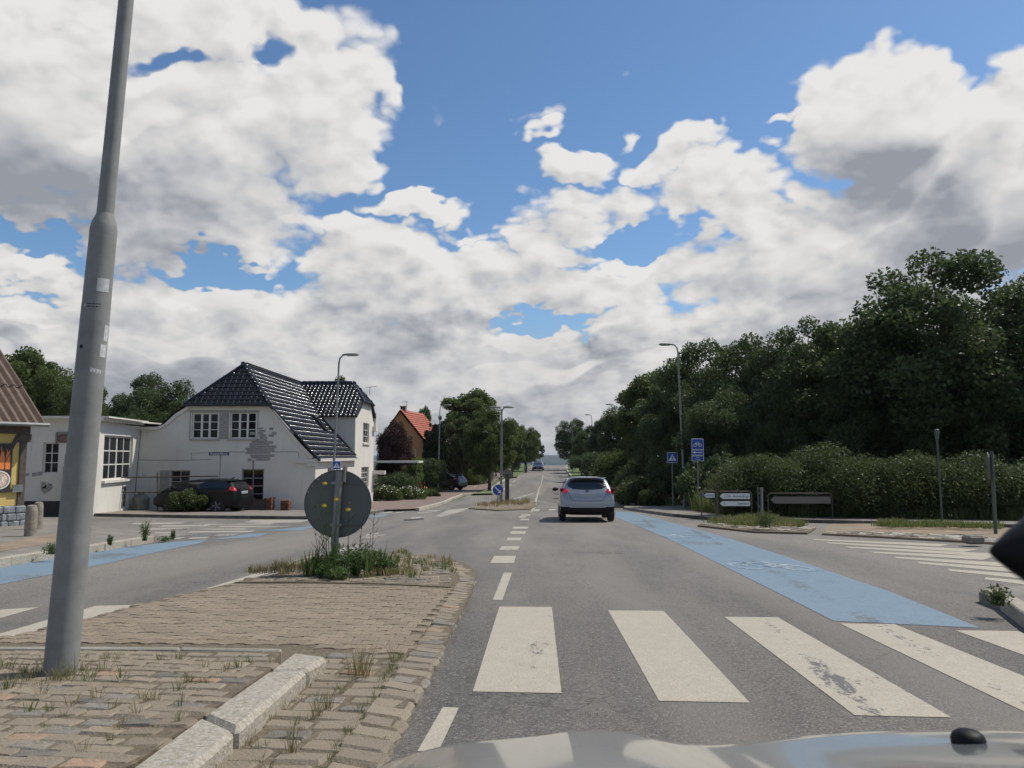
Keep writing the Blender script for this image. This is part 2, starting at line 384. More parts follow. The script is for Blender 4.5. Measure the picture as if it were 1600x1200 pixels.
def plaster_mat():
    m = bpy.data.materials.new("old_white_render"); m.use_nodes = True; t = m.node_tree; q = NG(t); b = t.nodes['Principled BSDF']
    co = q.n('ShaderNodeNewGeometry').outputs['Position']
    n1 = q.rng(q.noise(co, .9, 7, .65), .35, .7, kind='LINEAR')
    c = q.mix(q.m('MULTIPLY', n1, .6), (.66, .635, .575), (.54, .515, .46))
    st = q.rng(q.noise(q.v('MULTIPLY', co, (3.0, 3.0, .35)), 1.5, 6, .7), .56, .74)
    c = q.mix(q.m('MULTIPLY', st, .4), c, (.40, .38, .34))
    pit = q.rng(q.noise(co, 3.2, 5, .62), .70, .73)
    c = q.mix(q.m('MULTIPLY', pit, .75), c, (.27, .25, .22))
    t.links.new(c, b.inputs['Base Color']); b.inputs['Roughness'].default_value = .9
    bn = q.n('ShaderNodeBump'); bn.inputs['Strength'].default_value = .5; bn.inputs['Distance'].default_value = .01
    q.put(bn.inputs['Height'], q.noise(co, 14, 5, .6)); t.links.new(bn.outputs[0], b.inputs['Normal'])
    return m

M = dict(
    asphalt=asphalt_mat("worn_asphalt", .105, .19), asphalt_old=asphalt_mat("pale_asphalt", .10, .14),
    white=paint_mat("white_road_paint", (.43, .385, .30), .5), white_worn=paint_mat("thin_white_road_paint", (.38, .35, .29), .85),
    blue=paint_mat("blue_lane_paint", (.17, .245, .305), .65, (.125, .145, .155)),
    bike_white=paint_mat("cycle_symbol_paint", (.38, .42, .44), .95, (.15, .235, .315)),
    grass=mat("verge_grass", (.085, .125, .03), .9, var=.45, vscale=1.5, bump=1, bscale=30, coords='World'),
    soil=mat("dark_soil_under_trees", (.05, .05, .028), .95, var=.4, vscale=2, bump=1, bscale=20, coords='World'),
    redpath=mat("reddish_path_asphalt", (.20, .145, .12), .9, var=.2, vscale=1.5, bump=.6, bscale=80, coords='World'),
    paving=mat("weathered_pavement", (.21, .19, .16), .9, var=.28, vscale=2.2, bump=.8, bscale=60, coords='World'),
    tanpaving=mat("sandy_pavement", (.25, .19, .13), .9, var=.25, vscale=1.6, bump=.8, bscale=60, coords='World'),
    kerb=mat("granite_kerb", (.285, .245, .17), .85, var=.17, vscale=38, bump=.9, bscale=60, col2=(.40, .37, .32)),
    kerbw=mat("pale_kerb_stone", (.40, .37, .30), .85, var=.25, vscale=3, bump=.5, bscale=50),
    paver=mat("tan_concrete_paver", (.25, .20, .143), .92, var=.22, vscale=30, bump=.8, bscale=120, objrand=.13),
    sett=mat("split_granite_sett", (.26, .208, .145), .88, var=.18, vscale=22, bump=1, bscale=55, objrand=.16, col2=(.23, .195, .145)),
    sett_grey=mat("grey_granite_sett", (.185, .165, .135), .85, var=.3, vscale=22, bump=1, bscale=55, objrand=.2),
    sett_red=mat("reddish_granite_sett", (.29, .20, .135), .85, var=.25, vscale=22, bump=1, bscale=55, objrand=.15),
    joint=mat("sandy_joint_soil", (.15, .12, .08), .95, var=.4, vscale=30, bump=1, bscale=90, coords='World'),
    plaster=plaster_mat(), patch=mat("bare_grey_mortar", (.30, .285, .265), .95, var=.2, vscale=8, bump=.9, bscale=40),
    trimgrey=mat("painted_grey_trim", (.36, .35, .33), .8, var=.15, vscale=4), fascia=mat("pale_painted_wood", (.62, .60, .55), .6, var=.12, vscale=6),
    plinth=mat("tarred_black_plinth", (.03, .03, .03), .8, var=.3, vscale=6), frame=mat("white_window_paint", (.66, .65, .61), .45, var=.08, vscale=12),
    glass=mat("dark_window_glass", (.010, .012, .014), .06, spec=.3), blind=mat("cream_window_blind", (.36, .33, .25), .8),
    tile=mat("black_glazed_tile", (.009, .009, .012), .15, spec=.5, coat=.25, coatr=.06, var=.3, vscale=3), tile_red=mat("red_clay_tile", (.34, .095, .055), .8, var=.25, vscale=3),
    eternit=mat("brown_corrugated_sheet", (.145, .10, .075), .85, var=.3, vscale=5, bump=.5, bscale=30), timber=mat("dark_timber", (.085, .070, .055), .85, var=.35, vscale=9, bump=.5),
    yellow=mat("yellow_limewash", (.60, .44, .15), .9, var=.12, vscale=3, bump=.4, bscale=25), fieldstone=mat("grey_fieldstone", (.22, .235, .25), .85, var=.5, vscale=9, bump=1, bscale=18),
    galv=mat("galvanised_steel", (.22, .222, .21), .66, metal=.0, spec=.3, var=.16, vscale=7, bump=.15, bscale=30, detail=7), greenpost=mat('dull_green_post', (.07, .09, .075), .6, var=.2, vscale=5), galvd=mat("dull_grey_steel", (.20, .21, .20), .55, metal=.3, var=.2, vscale=5),
    signback=mat("grey_sign_back", (.10, .112, .115), .5, metal=.2, var=.1, vscale=3), signblue=mat("blue_sign_face", (.02, .07, .33), .4), signwhite=mat("white_sign_face", (.70, .71, .70), .45), signtext=mat("dark_sign_lettering", (.05, .05, .055), .5),
    signblack=mat("black_plastic", (.006, .006, .007), .55, spec=.2), rubber=mat("tyre_rubber", (.018, .018, .018), .85), rim=mat("alloy_rim", (.20, .205, .21), .4, metal=.6),
    silver=mat("white_silver_car_paint", (.27, .285, .31), .35, metal=.4, coat=.9), darkpaint=mat("dark_grey_car_paint", (.045, .052, .06), .3, metal=.3, coat=.9), blackpaint=mat("black_car_paint", (.006, .007, .007), .5, spec=.2, coat=.12),
    redpaint=mat("dark_red_car_paint", (.035, .010, .010), .3, coat=.9), bonnet=mat("grey_blue_car_paint", (.32, .345, .35), .3, metal=.4, coat=1.0, coatr=.05),
    carglass=mat("tinted_car_glass", (.012, .014, .015), .03, spec=.8), taillight=mat("red_tail_lamp", (.50, .012, .03), .15, coat=1), lamp=mat("clear_headlamp", (.65, .68, .70), .1, coat=1), plate=mat("pale_number_plate", (.32, .34, .36), .5),
    brick=mat("old_red_brick", (.17, .07, .05), .9, var=.4, vscale=14, bump=.8, objrand=.3), orange=mat("orange_house_render", (.58, .29, .12), .9, var=.1), concrete=mat("weathered_concrete", (.24, .21, .17), .9, var=.35, vscale=10, bump=.8, bscale=35),
    bark=mat("tree_bark", (.075, .060, .045), .95, var=.4, vscale=6, bump=1, bscale=14),
    leaf=leaf_mat("green_leaves", (.042, .064, .018), (.100, .132, .036)), leaf_dark=leaf_mat("dark_green_leaves", (.034, .055, .020), (.082, .115, .042), .28),
    leaf_pale=leaf_mat("grey_green_leaves", (.050, .066, .022), (.088, .115, .040), .3), leaf_copper=leaf_mat("copper_leaves", (.020, .010, .012), (.045, .020, .020), .25), leaf_lime=leaf_mat("light_green_leaves", (.07, .12, .02), (.14, .20, .05), .4),
    thuja=leaf_mat("conifer_leaves", (.014, .030, .010), (.035, .060, .020), .15), weed=leaf_mat("weed_leaves", (.045, .08, .02), (.10, .15, .05), .3), straw=leaf_mat("dry_grass_blades", (.16, .13, .055), (.26, .22, .11), .3), grassb=leaf_mat("grass_blades", (.06, .09, .025), (.15, .17, .06), .35),
    petal=mat("yellow_petal", (.75, .52, .02), .7), petalw=mat("white_petal", (.65, .62, .60), .7), flame=mat("orange_flame_print", (.75, .22, .05), .6), sticker=mat("white_paper_sticker", (.50, .51, .50), .6, var=.2, vscale=40),
    hill=mat("far_wooded_hill", (.030, .050, .045), .95, var=.35, vscale=.004, coords='World', spec=.05),
)
def clone(m, **k): return m

# ------------------------------------------------------------------ ground
def terrain():
    ys = sorted(set([p[0] for p in PR]+[-60, -20, 20, 30]))
    xs = [-3000, -900, -300, -120, -60, -30, 0, 30, 60, 120, 300, 900, 3000]
    vs = [(x, y, gz(y)-.06+(0 if y < 2500 else 6*math.sin(x*.004+1.2)*(y-2500)/4000+(.8*math.sin(x*.02)))) for y in ys for x in xs]
    n = len(xs); fs = [(j*n+i, j*n+i+1, (j+1)*n+i+1, (j+1)*n+i) for j in range(len(ys)-1) for i in range(n-1)]
    o = mesh_obj('ground', vs, fs, [M['grass'], M['hill']]); o['kind'] = 'structure'
    for k, pl in enumerate(o.data.polygons): pl.material_index = 1 if ys[k//(n-1)] >= 230 else 0
terrain()
def xr(y):      # centre line of the main road
    return .55+.0445*y-(.0 if y > 40 else .0)
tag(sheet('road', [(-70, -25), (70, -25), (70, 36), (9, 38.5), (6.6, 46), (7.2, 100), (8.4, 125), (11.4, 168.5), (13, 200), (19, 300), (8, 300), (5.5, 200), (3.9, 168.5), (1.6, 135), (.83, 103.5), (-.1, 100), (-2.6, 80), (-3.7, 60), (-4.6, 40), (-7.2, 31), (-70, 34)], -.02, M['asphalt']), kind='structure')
road = [o for o in C.objects if o.name == 'road'][0]
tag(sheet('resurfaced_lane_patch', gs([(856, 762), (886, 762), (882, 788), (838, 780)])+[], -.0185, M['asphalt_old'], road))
# markings
def mark(px, m='white', nm='road_marking', off=.0):
    o = sheet(nm, gs(px), off-.0165, M[m], road); return o
def wmark(poly, m='white', nm='road_marking', off=0.): return sheet(nm, poly, off-.0165, M[m], road)
zx = [(-.13, .41, .30, -.24, 8.35, 5.0), (.96, 1.51, 1.38, .86, 8.1, 4.79), (2.02, 2.52, 2.39, 1.88, 7.72, 4.50), (2.97, 3.45, 3.33, 2.84, 7.36, 4.2), (3.83, 4.35, 4.2, 3.7, 7.02, 3.9), (4.85, 5.35, 5.2, 4.7, 6.7, 3.6)]
for i, (a, b, c, d, y1, y0) in enumerate(zx):
    o = wmark([(a, y1), (b, y1-.03), (c, y0-.04), (d, y0)], 'white', 'zebra_stripe')
for p in [[(787,893),(800,893),(785,935),(770,935)], [(692,1100),(717,1101),(685,1168),(652,1168)], [(772,867),(806,867),(803,878),(766,878)], [(784,852),(812,852),(809,858),(780,858)],
          [(794,839),(815,839),(813,843),(791,843)], [(799,829),(822,829),(820,833),(797,833)], [(802,822),(826,822),(824,825),(800,825)], [(812,806),(823,806),(820,808),(810,808)], [(814,810),(827,810),(826,812),(812,812)],
          [(815,803),(829,803),(828,805),(814,805)], [(835,795),(844,795),(842,798),(834,798)], [(858,795),(868,795),(868,797),(858,797)]]: mark(p)
mark([(841,764),(843,764),(839,780),(838,790),(832,799),(829,799),(834,790),(836,780)], nm='lane_line'); mark([(845,757),(846,757),(843,764),(841,764)], nm='lane_line')
mark([(848,742),(849,742),(846,757),(845,757)], nm='lane_line')
mark([(836,768),(833,771),(818,776),(800,780),(800,779),(818,774),(831,770)], 'white_worn', 'lane_line')
for p in [[(803,751),(806,750),(803,753),(800,754)], [(796,757),(800,756),(797,759),(793,759)], [(812,746),(814,745),(812,747),(810,748)], [(787,763),(792,763),(790,765),(786,765)]]: mark(p)
for p in [[(620,800),(642,797),(640,799),(606,803)], [(560,803),(588,800),(590,802),(566,806)], [(590,801),(612,798),(614,800),(596,803)], [(700,796),(735,793),(716,800),(690,807),(680,806)], [(574,833),(592,831),(590,838),(558,843)], [(592,834),(616,832),(600,836),(588,837)],
          [(655,798),(690,796),(680,799),(652,802)], [(640,808),(660,806),(655,809),(644,810)], [(500,860),(560,850),(570,853),(510,866)], [(460,874),(490,868),(482,872),(455,880)]]: mark(p, 'white_worn')
mark([(0,950),(62,946),(0,963)], nm='zebra_stripe'); mark([(-60,1004),(150,944),(235,942),(130,968),(0,1012),(-60,1032)], nm='zebra_stripe')
mark([(266,934),(340,912),(420,888),(470,872),(490,866),(494,868),(476,875),(430,891),(350,915),(276,937)], nm='lane_line')
# blue cycle lanes and their symbols
mark([(985,799),(1040,813),(1140,840),(1240,872),(1390,922),(1532,978),(1302,967),(1240,936),(1130,882),(1060,848),(1000,822),(962,808),(962,799)], 'blue', 'blue_cycle_lane')
mark([(-40,918),(-40,888),(0,880),(130,862),(260,846),(325,842),(310,848),(240,862),(160,880),(0,911)], 'blue', 'blue_cycle_lane')
mark([(330,842),(390,833),(420,832),(400,838)], 'blue', 'blue_cycle_lane'); mark([(410,828),(478,822),(560,806),(612,802),(600,806),(520,815),(470,828)], 'blue', 'blue_cycle_lane')
def bicycle(sz=1.0, w=.055):
    """line-art bicycle as flat polygons, x right, y up, about 2 wide and 1.1 high"""
    ps = []
    def ring(cx, cy, r):
        n = 18
        for k in range(n):
            a0, a1 = 2*math.pi*k/n, 2*math.pi*(k+1)/n
            ps.append([(cx+(r-w)*math.cos(a0), cy+(r-w)*math.sin(a0)), (cx+(r+w)*math.cos(a0), cy+(r+w)*math.sin(a0)), (cx+(r+w)*math.cos(a1), cy+(r+w)*math.sin(a1)), (cx+(r-w)*math.cos(a1), cy+(r-w)*math.sin(a1))])
    def bar(a, b):
        d = Vector((b[0]-a[0], b[1]-a[1])).normalized(); nx, ny = -d.y*w, d.x*w
        ps.append([(a[0]+nx, a[1]+ny), (a[0]-nx, a[1]-ny), (b[0]-nx, b[1]-ny), (b[0]+nx, b[1]+ny)])
    ring(-.62, 0, .36); ring(.62, 0, .36)
    for a, b in [((-.62,0),(-.35,.62)), ((-.42,.48),(.22,.48)), ((-.42,.48),(-.05,0)), ((-.05,0),(.30,.66)), ((-.05,0),(.62,0)), ((.62,0),(.24,.52)), ((.16,.68),(.42,.68)), ((-.5,.66),(-.2,.70))]: bar(a, b)
    return [[(x*sz, y*sz) for x, y in p] for p in ps]
for (cx, cy, sxx) in [(1203, 884, 1.0), (1076, 838, 1.0)]:
    c = G(cx, cy); mb = MB()
    for p in bicycle(.52, .075):
        q = [(c[0]+x*1.05-.02*y, c[1]+y*2.2-x*.35) for x, y in p]; mb.add([(x, y, gz(y)-.013) for x, y in q], [(0, 1, 2, 3)])
    mb.build('cycle_symbol', M['bike_white'], road)
# side-road zebras
for i, (a, b) in enumerate([((1268,841),(1462,849)), ((1290,846),(1505,857)), ((1320,852.5),(1545,864)), ((1355,860),(1525,868)), ((1395,868),(1590,880)), ((1432,876),(1640,891)), ((1480,887),(1700,905)), ((1540,900),(1760,922))]):
    p0, p1 = G(*a), G(*b); d = (Vector(p1)-Vector(p0)).normalized(); n = Vector((d.y, -d.x)); wd = .46
    wmark([p0, (p1[0]+.3, p1[1]), (p1[0]+.2+n.x*wd*1.6, p1[1]+n.y*wd*1.6), (p0[0]+n.x*wd+.25, p0[1]+n.y*wd)], 'white', 'zebra_stripe')
for (a, b) in [((1120,809),(1170,811)), ((1245,812),(1300,814)), ((1300,817),(1345,819))]:
    mark([a, b, (b[0]+8, b[1]+1.6), (a[0]+8, a[1]+1.6)], 'white_worn')
for x0, x1, y in [(212,304,816),(255,330,820),(325,430,817),(345,458,821),(232,300,824.5),(285,390,825),(300,400,829),(200,270,831),(250,330,834),(340,372,834),(270,290,839),(300,330,838.5),(385,480,814),(395,500,811.5)]:
    mark([(x0, y), (x1, y-1), (x1-9, y+1.6), (x0-8, y+2.4)], 'white_worn', 'zebra_stripe')
mark([(140,802),(470,808.5),(470,810),(140,803.5)], 'white_worn', 'lane_line')
mark([(882,727.2),(884,727.2),(889,741),(886,741)], 'white_worn', 'lane_line')
sheet('drain_cover', gs([(630,811),(662,809),(663,811),(632,813)]), -.0165, M['plinth'], road)

# ------------------------------------------------------------------ kerbs and pavements
def kerb_line(px, w, h, name, parent, m='kerb', seg=1.0, world=False, side=1):
    pts = [Vector(p) for p in (px if world else gs(px))]
    out = []
    for a, b in zip(pts, pts[1:]):
        L = (b-a).length; n = max(1, round(L/seg)); d = (b-a)/L; nn = Vector((-d.y, d.x))*w*side
        for i in range(n):
            p, q = a+d*(L*i/n+.006), a+d*(L*(i+1)/n-.006)
            mb = MB(); mb.prism([p, q, q+nn, p+nn], lambda x, y: gz(y)-.05, lambda x, y: gz(y)+h)
            out.append(mb.build(name, M[m], parent, bevel=.012))
    return out
# left corner pavement with the bollards
pvL = slab('pavement', [(-30, -4), (-9.8, 6)]+gs([(0,884),(70,873),(150,861),(228,848),(243,845),(241,838),(214,836),(150,829),(85,818),(30,809)])+[(-22, 28), (-40, 28)], -.05, .10, M['paving'], kind='structure')
kerb_line([(-60,894),(0,882),(70,871),(150,859),(228,846)], .17, .12, 'kerb_stone', pvL, side=-1)
sheet('sandy_strip', gs([(0,850),(60,838),(120,832),(120,842),(60,852),(0,862)], .1), .104, M['tanpaving'], pvL)
# pavement in front of the white house
pvH = slab('pavement', gs([(-200,797),(0,801),(140,806),(300,809),(480,811),(560,806),(600,799.5)])+[(-8.5, 36), (-8.5, 34.4), (-30, 34.0)], -.05, .09, M['paving'], kind='structure')
kerb_line([(600,799.5),(560,806),(480,811),(300,809),(140,806),(0,801)], .15, .10, 'kerb_stone', pvH, m='paving', side=-1, seg=2.2)
slab('forecourt', [(-40, 33.8), (-6.9, 34.3), (-7.9, 37), (-8.0, 52), (-40, 52)], -.05, .05, M['paving'], kind='structure')
# red cycle path climbing on the left
pth = gs([(600,799),(655,797),(694,786),(706,780),(724,774),(742,771.5),(762,763.5),(780,748),(800,736),(815,731)])
slab_path = sheet('cycle_path', pth+[(2.9, 150), (1.4, 150), (-2.1, 135), (-4.4, 98), (-5.5, 78), (-6.9, 64), (-8.2, 52), (-8.1, 38), (-7.0, 34)], .07, M['redpath'], kind='structure')
kerb_line([(655,798),(694,787),(708,780),(724,774),(772,771)], .16, .13, 'kerb_stone', slab_path, m='kerbw', seg=1.6)
kerb_line([(772,771),(768,766),(780,756),(797,746),(808,746),(817,739),(829,728)], .18, .14, 'kerb_stone', slab_path, m='kerbw', seg=3.5)
for a, b in [((726,768),(734,765)),((740,762),(747,758)),((752,755),(758,752)),((763,748),(768,745)),((773,741),(777,739))]:
    mb = gs([a, b, (b[0]+1.2, b[1]+.4), (a[0]+1.6, a[1]+.5)]); sheet('path_marking', mb, .074, M['white'], slab_path)
sheet('grass_verge', gs([(735,772),(772,771),(768,765),(752,768)], .1), .12, M['grass'], kind='structure')
sheet('grass_verge', gs([(797,746),(808,746),(817,739),(829,728),(826,725.5),(812,727),(800,733)], .05)+[], .15, M['grass'], kind='structure')
# right side: grass verge, tree-side pavement
sheet('grass_verge', [(7.3, 95), (8.5, 125), (11.5, 168), (13, 185), (30, 185), (30, 95)], .10, M['grass'], kind='structure')
kr = sheet('right_verge_edge', [(7.0, 60), (7.2, 95), (8.5, 125), (11.5, 168), (11.7, 168), (8.7, 125), (7.4, 95), (7.2, 60)], .12, M['kerbw'], kind='structure')
pvR = slab('pavement', [(7.2, 60), (6.5, 46)]+gs([(975,795),(1000,799),(1050,806.5),(1110,812),(1240,815.5),(1600,825)])+[(30, 20), (30, 23.6), (15.5, 25.6), (9.5, 29.5), (8.6, 34), (8.0, 60)], -.05, .08, M['paving'], kind='structure')
kerb_line([(985,797),(1010,801),(1050,806.5),(1110,812),(1240,815.5),(1600,825)], .14, .10, 'kerb_stone', pvR, m='paving', seg=2.0)
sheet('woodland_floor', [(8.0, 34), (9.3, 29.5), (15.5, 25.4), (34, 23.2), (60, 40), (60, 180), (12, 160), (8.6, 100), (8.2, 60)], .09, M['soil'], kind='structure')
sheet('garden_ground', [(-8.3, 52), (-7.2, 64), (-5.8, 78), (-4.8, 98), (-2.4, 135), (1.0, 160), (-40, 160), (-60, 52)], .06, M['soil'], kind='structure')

# ------------------------------------------------------------------ setts, pavers, islands
def sett_mesh(w, d, hgt, seed, jit=.0075):
    r = random.Random(seed); bm = bmesh.new()
    bmesh.ops.create_cube(bm, size=1); bmesh.ops.scale(bm, vec=(w, d, hgt), verts=bm.verts)
    bmesh.ops.bevel(bm, geom=bm.edges[:], offset=min(w, d)*.12, segments=1, affect='EDGES')
    for v in bm.verts: v.co += Vector((r.uniform(-jit, jit), r.uniform(-jit, jit), r.uniform(-jit, jit)*.45)); v.co.z -= hgt/2+.045*(v.co.x**2/w+v.co.y**2/d)
    me = bpy.data.meshes.new('sett'); bm.to_mesh(me); bm.free()
    me.polygons.foreach_set('use_smooth', [False]*len(me.polygons)); return me
def inside(p, poly):
    x, y = p; c = False; n = len(poly)
    for i in range(n):
        (x1, y1), (x2, y2) = poly[i], poly[(i+1) % n]
        if (y1 > y) != (y2 > y) and x < (x2-x1)*(y-y1)/(y2-y1)+x1: c = not c
    return c
def setts(parent, poly, w, d, hgt, rot, top, mats, name='sett', cap=400, wob=.0, tilt=2.0, nv=7, gap=1.05, order=None, rowoff=.5):
    vr = []
    for mi, (m, k) in enumerate(mats):
        for s in range(nv):
            me = sett_mesh(w, d, hgt, s*13+mi); me.materials.append(M[m]); vr.append((me, k))
    ws = [k for _, k in vr]
    cx = sum(p[0] for p in poly)/len(poly); cy = sum(p[1] for p in poly)/len(poly)
    c_, s_ = math.cos(rot), math.sin(rot); rad = max(math.dist((cx, cy), p) for p in poly); out = []
    nj = int(rad/(d*gap))+1; ni = int(rad/(w*gap))+1
    for j in range(-nj, nj+1):
        ro = random.uniform(0, .5) if rowoff < 0 else rowoff*(j % 2)
        for i in range(-ni, ni+1):
            u, v = (i+ro)*w*gap, j*d*gap+wob*math.sin(i*.5+j)
            x, y = cx+u*c_-v*s_, cy+u*s_+v*c_
            if inside((x, y), poly): out.append((x, y))
    out.sort(key=lambda p: math.hypot(*p))
    rest = MB()
    for k, (x, y) in enumerate(out):
        me = random.choices(vr, ws)[0][0]
        Mx = Matrix.Translation((x+random.uniform(-1, 1)*w*.04, y+random.uniform(-1, 1)*d*.05, gz(y)+top+random.uniform(-.004, .004))) @ Matrix.Rotation(rot+R(random.uniform(-4, 4)), 4, 'Z') @ Matrix.Rotation(R(random.uniform(-tilt, tilt)-1.9), 4, 'X') @ Matrix.Rotation(R(random.uniform(-tilt, tilt)), 4, 'Y') @ Matrix.Diagonal((random.uniform(.93, 1.06), random.uniform(.93, 1.06), 1, 1))
        if k < cap:
            o = bpy.data.objects.new(name, me); C.objects.link(o); o.parent = parent; o.matrix_local = Mx
        else:
            rest.add([Mx @ v.co for v in me.vertices], [tuple(p.vertices) for p in me.polygons])
    if rest.v: rest.build(name+'_field', M[mats[0][0]], parent)['kind'] = 'stuff'
# near island: raised bed with kerb, paver crossing, border stones, weedy head
bed_far_l, tip = (-4.3, 6.16), (-1.30, 5.95)
island_out = [(-.47, 10.4), (-.46, 9.0), (-.52, 6.0), (-.59, 4.5), (-.63, 3.6), (-.68, 2.0), (-.72, .0), (-4.6, .0), (-4.3, 4.0), (-4.05, 6.3), (-3.86, 7.4), (-3.75, 8.5), (-3.45, 9.9), (-2.9, 11.9), (-2.25, 13.4), (-1.7, 13.9), (-1.2, 13.6), (-.75, 12.5), (-.5, 11.4)]
isl = slab('traffic_island', island_out, -.05, .023, M['joint'], kind='structure')
BED = [(-4.6, 6.15), (-1.62, 6.13), (-1.40, 6.02), (-1.30, 5.88), (-1.30, 5.6), (-1.33, 4.35), (-1.42, 2.6), (-1.5, 0), (-4.8, 0)]
kp = gs([(458,1019),(513,1026),(481,1046),(369,1141),(300,1200),(180,1200),(212,1194),(320,1118),(420,1050)], .11)
bed = slab('raised_bed', [G(-60,1017,.1), G(440,1019,.1), G(420,1050,.1), G(320,1118,.1), G(212,1194,.1), (G(212,1194,.1)[0]-.55, 2.0), (-3.1, 1.2), (-5, 1.2)], -.05, .105, M['joint'], isl)
def kerb_piece(poly, h=.125): return MB().prism(poly, lambda x, y: gz(y)-.06, lambda x, y: gz(y)+h).build('kerb_stone', M['kerb'], isl, bevel=.026)
kl = [Vector(G(*p, .12)) for p in [(458,1020),(418,1050),(318,1118),(212,1194)]]; krr = [Vector(G(*p, .12)) for p in [(512,1027),(482,1046),(371,1141),(304,1200)]]
kerb_piece([kl[0], krr[0], krr[1]+Vector((0,.0)), kl[1]])
kerb_piece([kl[1]-Vector((.004,.012)), krr[1]-Vector((.004,.012)), krr[2], kl[2]])
e = (krr[3]-krr[2]).normalized(); ln = 1.3
kerb_piece([kl[2]-Vector((.004,.014)), krr[2]-Vector((.004,.014)), krr[2]+e*ln, kl[2]+(kl[3]-kl[2]).normalized()*ln])
kerb_line([G(-60,1014,.1), G(100,1014,.1), G(280,1015,.1), G(440,1017.5,.1)], .035, .11, 'kerb_stone', isl, m='kerbw', world=True, seg=1.1, side=1)
bpoly = [G(-60,1019,.1), G(436,1022,.1), G(408,1052,.1), G(308,1118,.1), G(205,1190,.1), (-1.95, 2.6), (-5, 2.6)]
setts(isl, bpoly, .185, .115, .09, R(-6), .115, [('sett', 5), ('sett_grey', .9), ('sett_red', .4)], cap=290, wob=.03, tilt=1.3, gap=1.0)
# border row (outer) along the right edge
def row(p0, p1, w, d, hgt, top, mats, name='border_sett'):
    a, b = Vector(p0), Vector(p1); L = (b-a).length; n = max(1, int(L/(d*1.05))); dv = (b-a)/L
    for i in range(n):
        me = sett_mesh(w, d*random.uniform(.86, 1.0), hgt, random.randrange(9)+40); me.materials.append(M[random.choices([m for m, _ in mats], [k for _, k in mats])[0]])
        c = a+dv*(L*(i+.5)/n); o = bpy.data.objects.new(name, me); C.objects.link(o); o.parent = isl
        o.location = (c.x+random.uniform(-.012, .012), c.y, gz(c.y)+top+random.uniform(-.006, .006)); o.rotation_euler = (R(-1.9+random.uniform(-1.5, 1.5)), R(random.uniform(-3, 3)+4), math.atan2(dv.y, dv.x)-math.pi/2+R(-9+random.uniform(-4, 4)))
ms = [('sett', 7), ('sett_red', .8), ('sett_grey', .9)]
row((-.71, 2.9), (-.62, 5.9), .24, .165, .09, .034, ms); row((-.62, 5.9), (-.56, 10.2), .21, .15, .09, .032, ms)
row((-.56, 10.2), (-.66, 11.3), .22, .17, .09, .03, ms); row((-.66, 11.3), (-.95, 12.5), .22, .18, .09, .03, ms); row((-.95, 12.5), (-1.5, 13.5), .22, .18, .09, .03, ms)
setts(isl, [(-1.38, 5.85), (-.76, 5.85), (-.74, 5.2), (-.80, 4.4), (-.86, 2.9), (-1.85, 2.9), (-1.6, 4.0), (-1.42, 5.0)], .25, .15, .09, R(-6), .034, ms, wob=.0, tilt=2.5, gap=1.05, rowoff=-1)
# interlocking pavers
def ipaver():
    L, a, b, c1, c2 = .100, .0825, .054, .064, .030
    o = [(-L,-a),(-c1,-a),(-c2,-b),(c2,-b),(c1,-a),(L,-a),(L,a),(c1,a),(c2,b),(-c2,b),(-c1,a),(-L,a)]
    mb = MB(); n = len(o); ins = .94
    vs = [(x*.99, y*.985, -.06) for x, y in o]+[(x*.99, y*.985, -.006) for x, y in o]+[(x*ins, y*ins, 0) for x, y in o]
    fs = [(i, (i+1) % n, n+(i+1) % n, n+i) for i in range(n)]+[(n+i, n+(i+1) % n, 2*n+(i+1) % n, 2*n+i) for i in range(n)]+[tuple(range(2*n, 3*n))]
    me = bpy.data.meshes.new('paver'); me.from_pydata(vs, [], fs); me.materials.append(M['paver']); return me
pav = ipaver()
ppoly = [(-4.1, 6.22), (-1.56, 6.2), (-1.2, 5.98), (-.76, 5.85), (-.72, 7.2), (-.68, 9.35), (-1.6, 9.65), (-2.6, 9.75), (-3.35, 9.75), (-3.62, 8.9), (-3.8, 7.6)]
cand = []
for j in range(60):
    for i in range(60):
        x, y = -5+(i+.5*(j % 2))*.204, 5+j*.1415
        # the field is laid slightly askew to the road
        xx, yy = x+.05*(y-7), y-.035*(x+2)
        if inside((xx, yy), ppoly): cand.append((xx, yy))
cand.sort(key=lambda p: math.hypot(*p))
rest = MB()
for k, (x, y) in enumerate(cand):
    Mx = Matrix.Translation((x, y, gz(y)+.031+random.uniform(-.003, .003))) @ Matrix.Rotation(R(-2+random.uniform(-.8, .8)), 4, 'Z') @ Matrix.Rotation(R(-1.93+random.uniform(-.7, .7)), 4, 'X') @ Matrix.Rotation(R(random.uniform(-.8, .8)), 4, 'Y')
    if k < 300: o = bpy.data.objects.new('paver', pav); C.objects.link(o); o.parent = isl; o.matrix_local = Mx
    else: rest.add([Mx @ v.co for v in pav.vertices], [tuple(p.vertices) for p in pav.polygons])
if rest.v: rest.build('paver_field', M['paver'], isl)['kind'] = 'stuff'
head = slab('island_head', [(-.72, 9.5), (-1.6, 9.82), (-2.6, 9.95), (-3.42, 9.95), (-2.85, 11.9), (-2.2, 13.3), (-1.75, 13.7), (-1.3, 13.3), (-.9, 12.3), (-.75, 11.3)], -.05, .034, M['joint'], isl)
setts(isl, [(-.78, 9.6), (-1.6, 9.9), (-2.6, 10.02), (-3.35, 10.05), (-2.8, 11.8), (-2.2, 13.1), (-1.75, 13.6), (-1.35, 13.2), (-1.0, 12.2), (-.82, 11.2)], .26, .15, .09, R(4), .046, [('sett', 8), ('sett_grey', 1)], cap=200, tilt=3, gap=1.06)
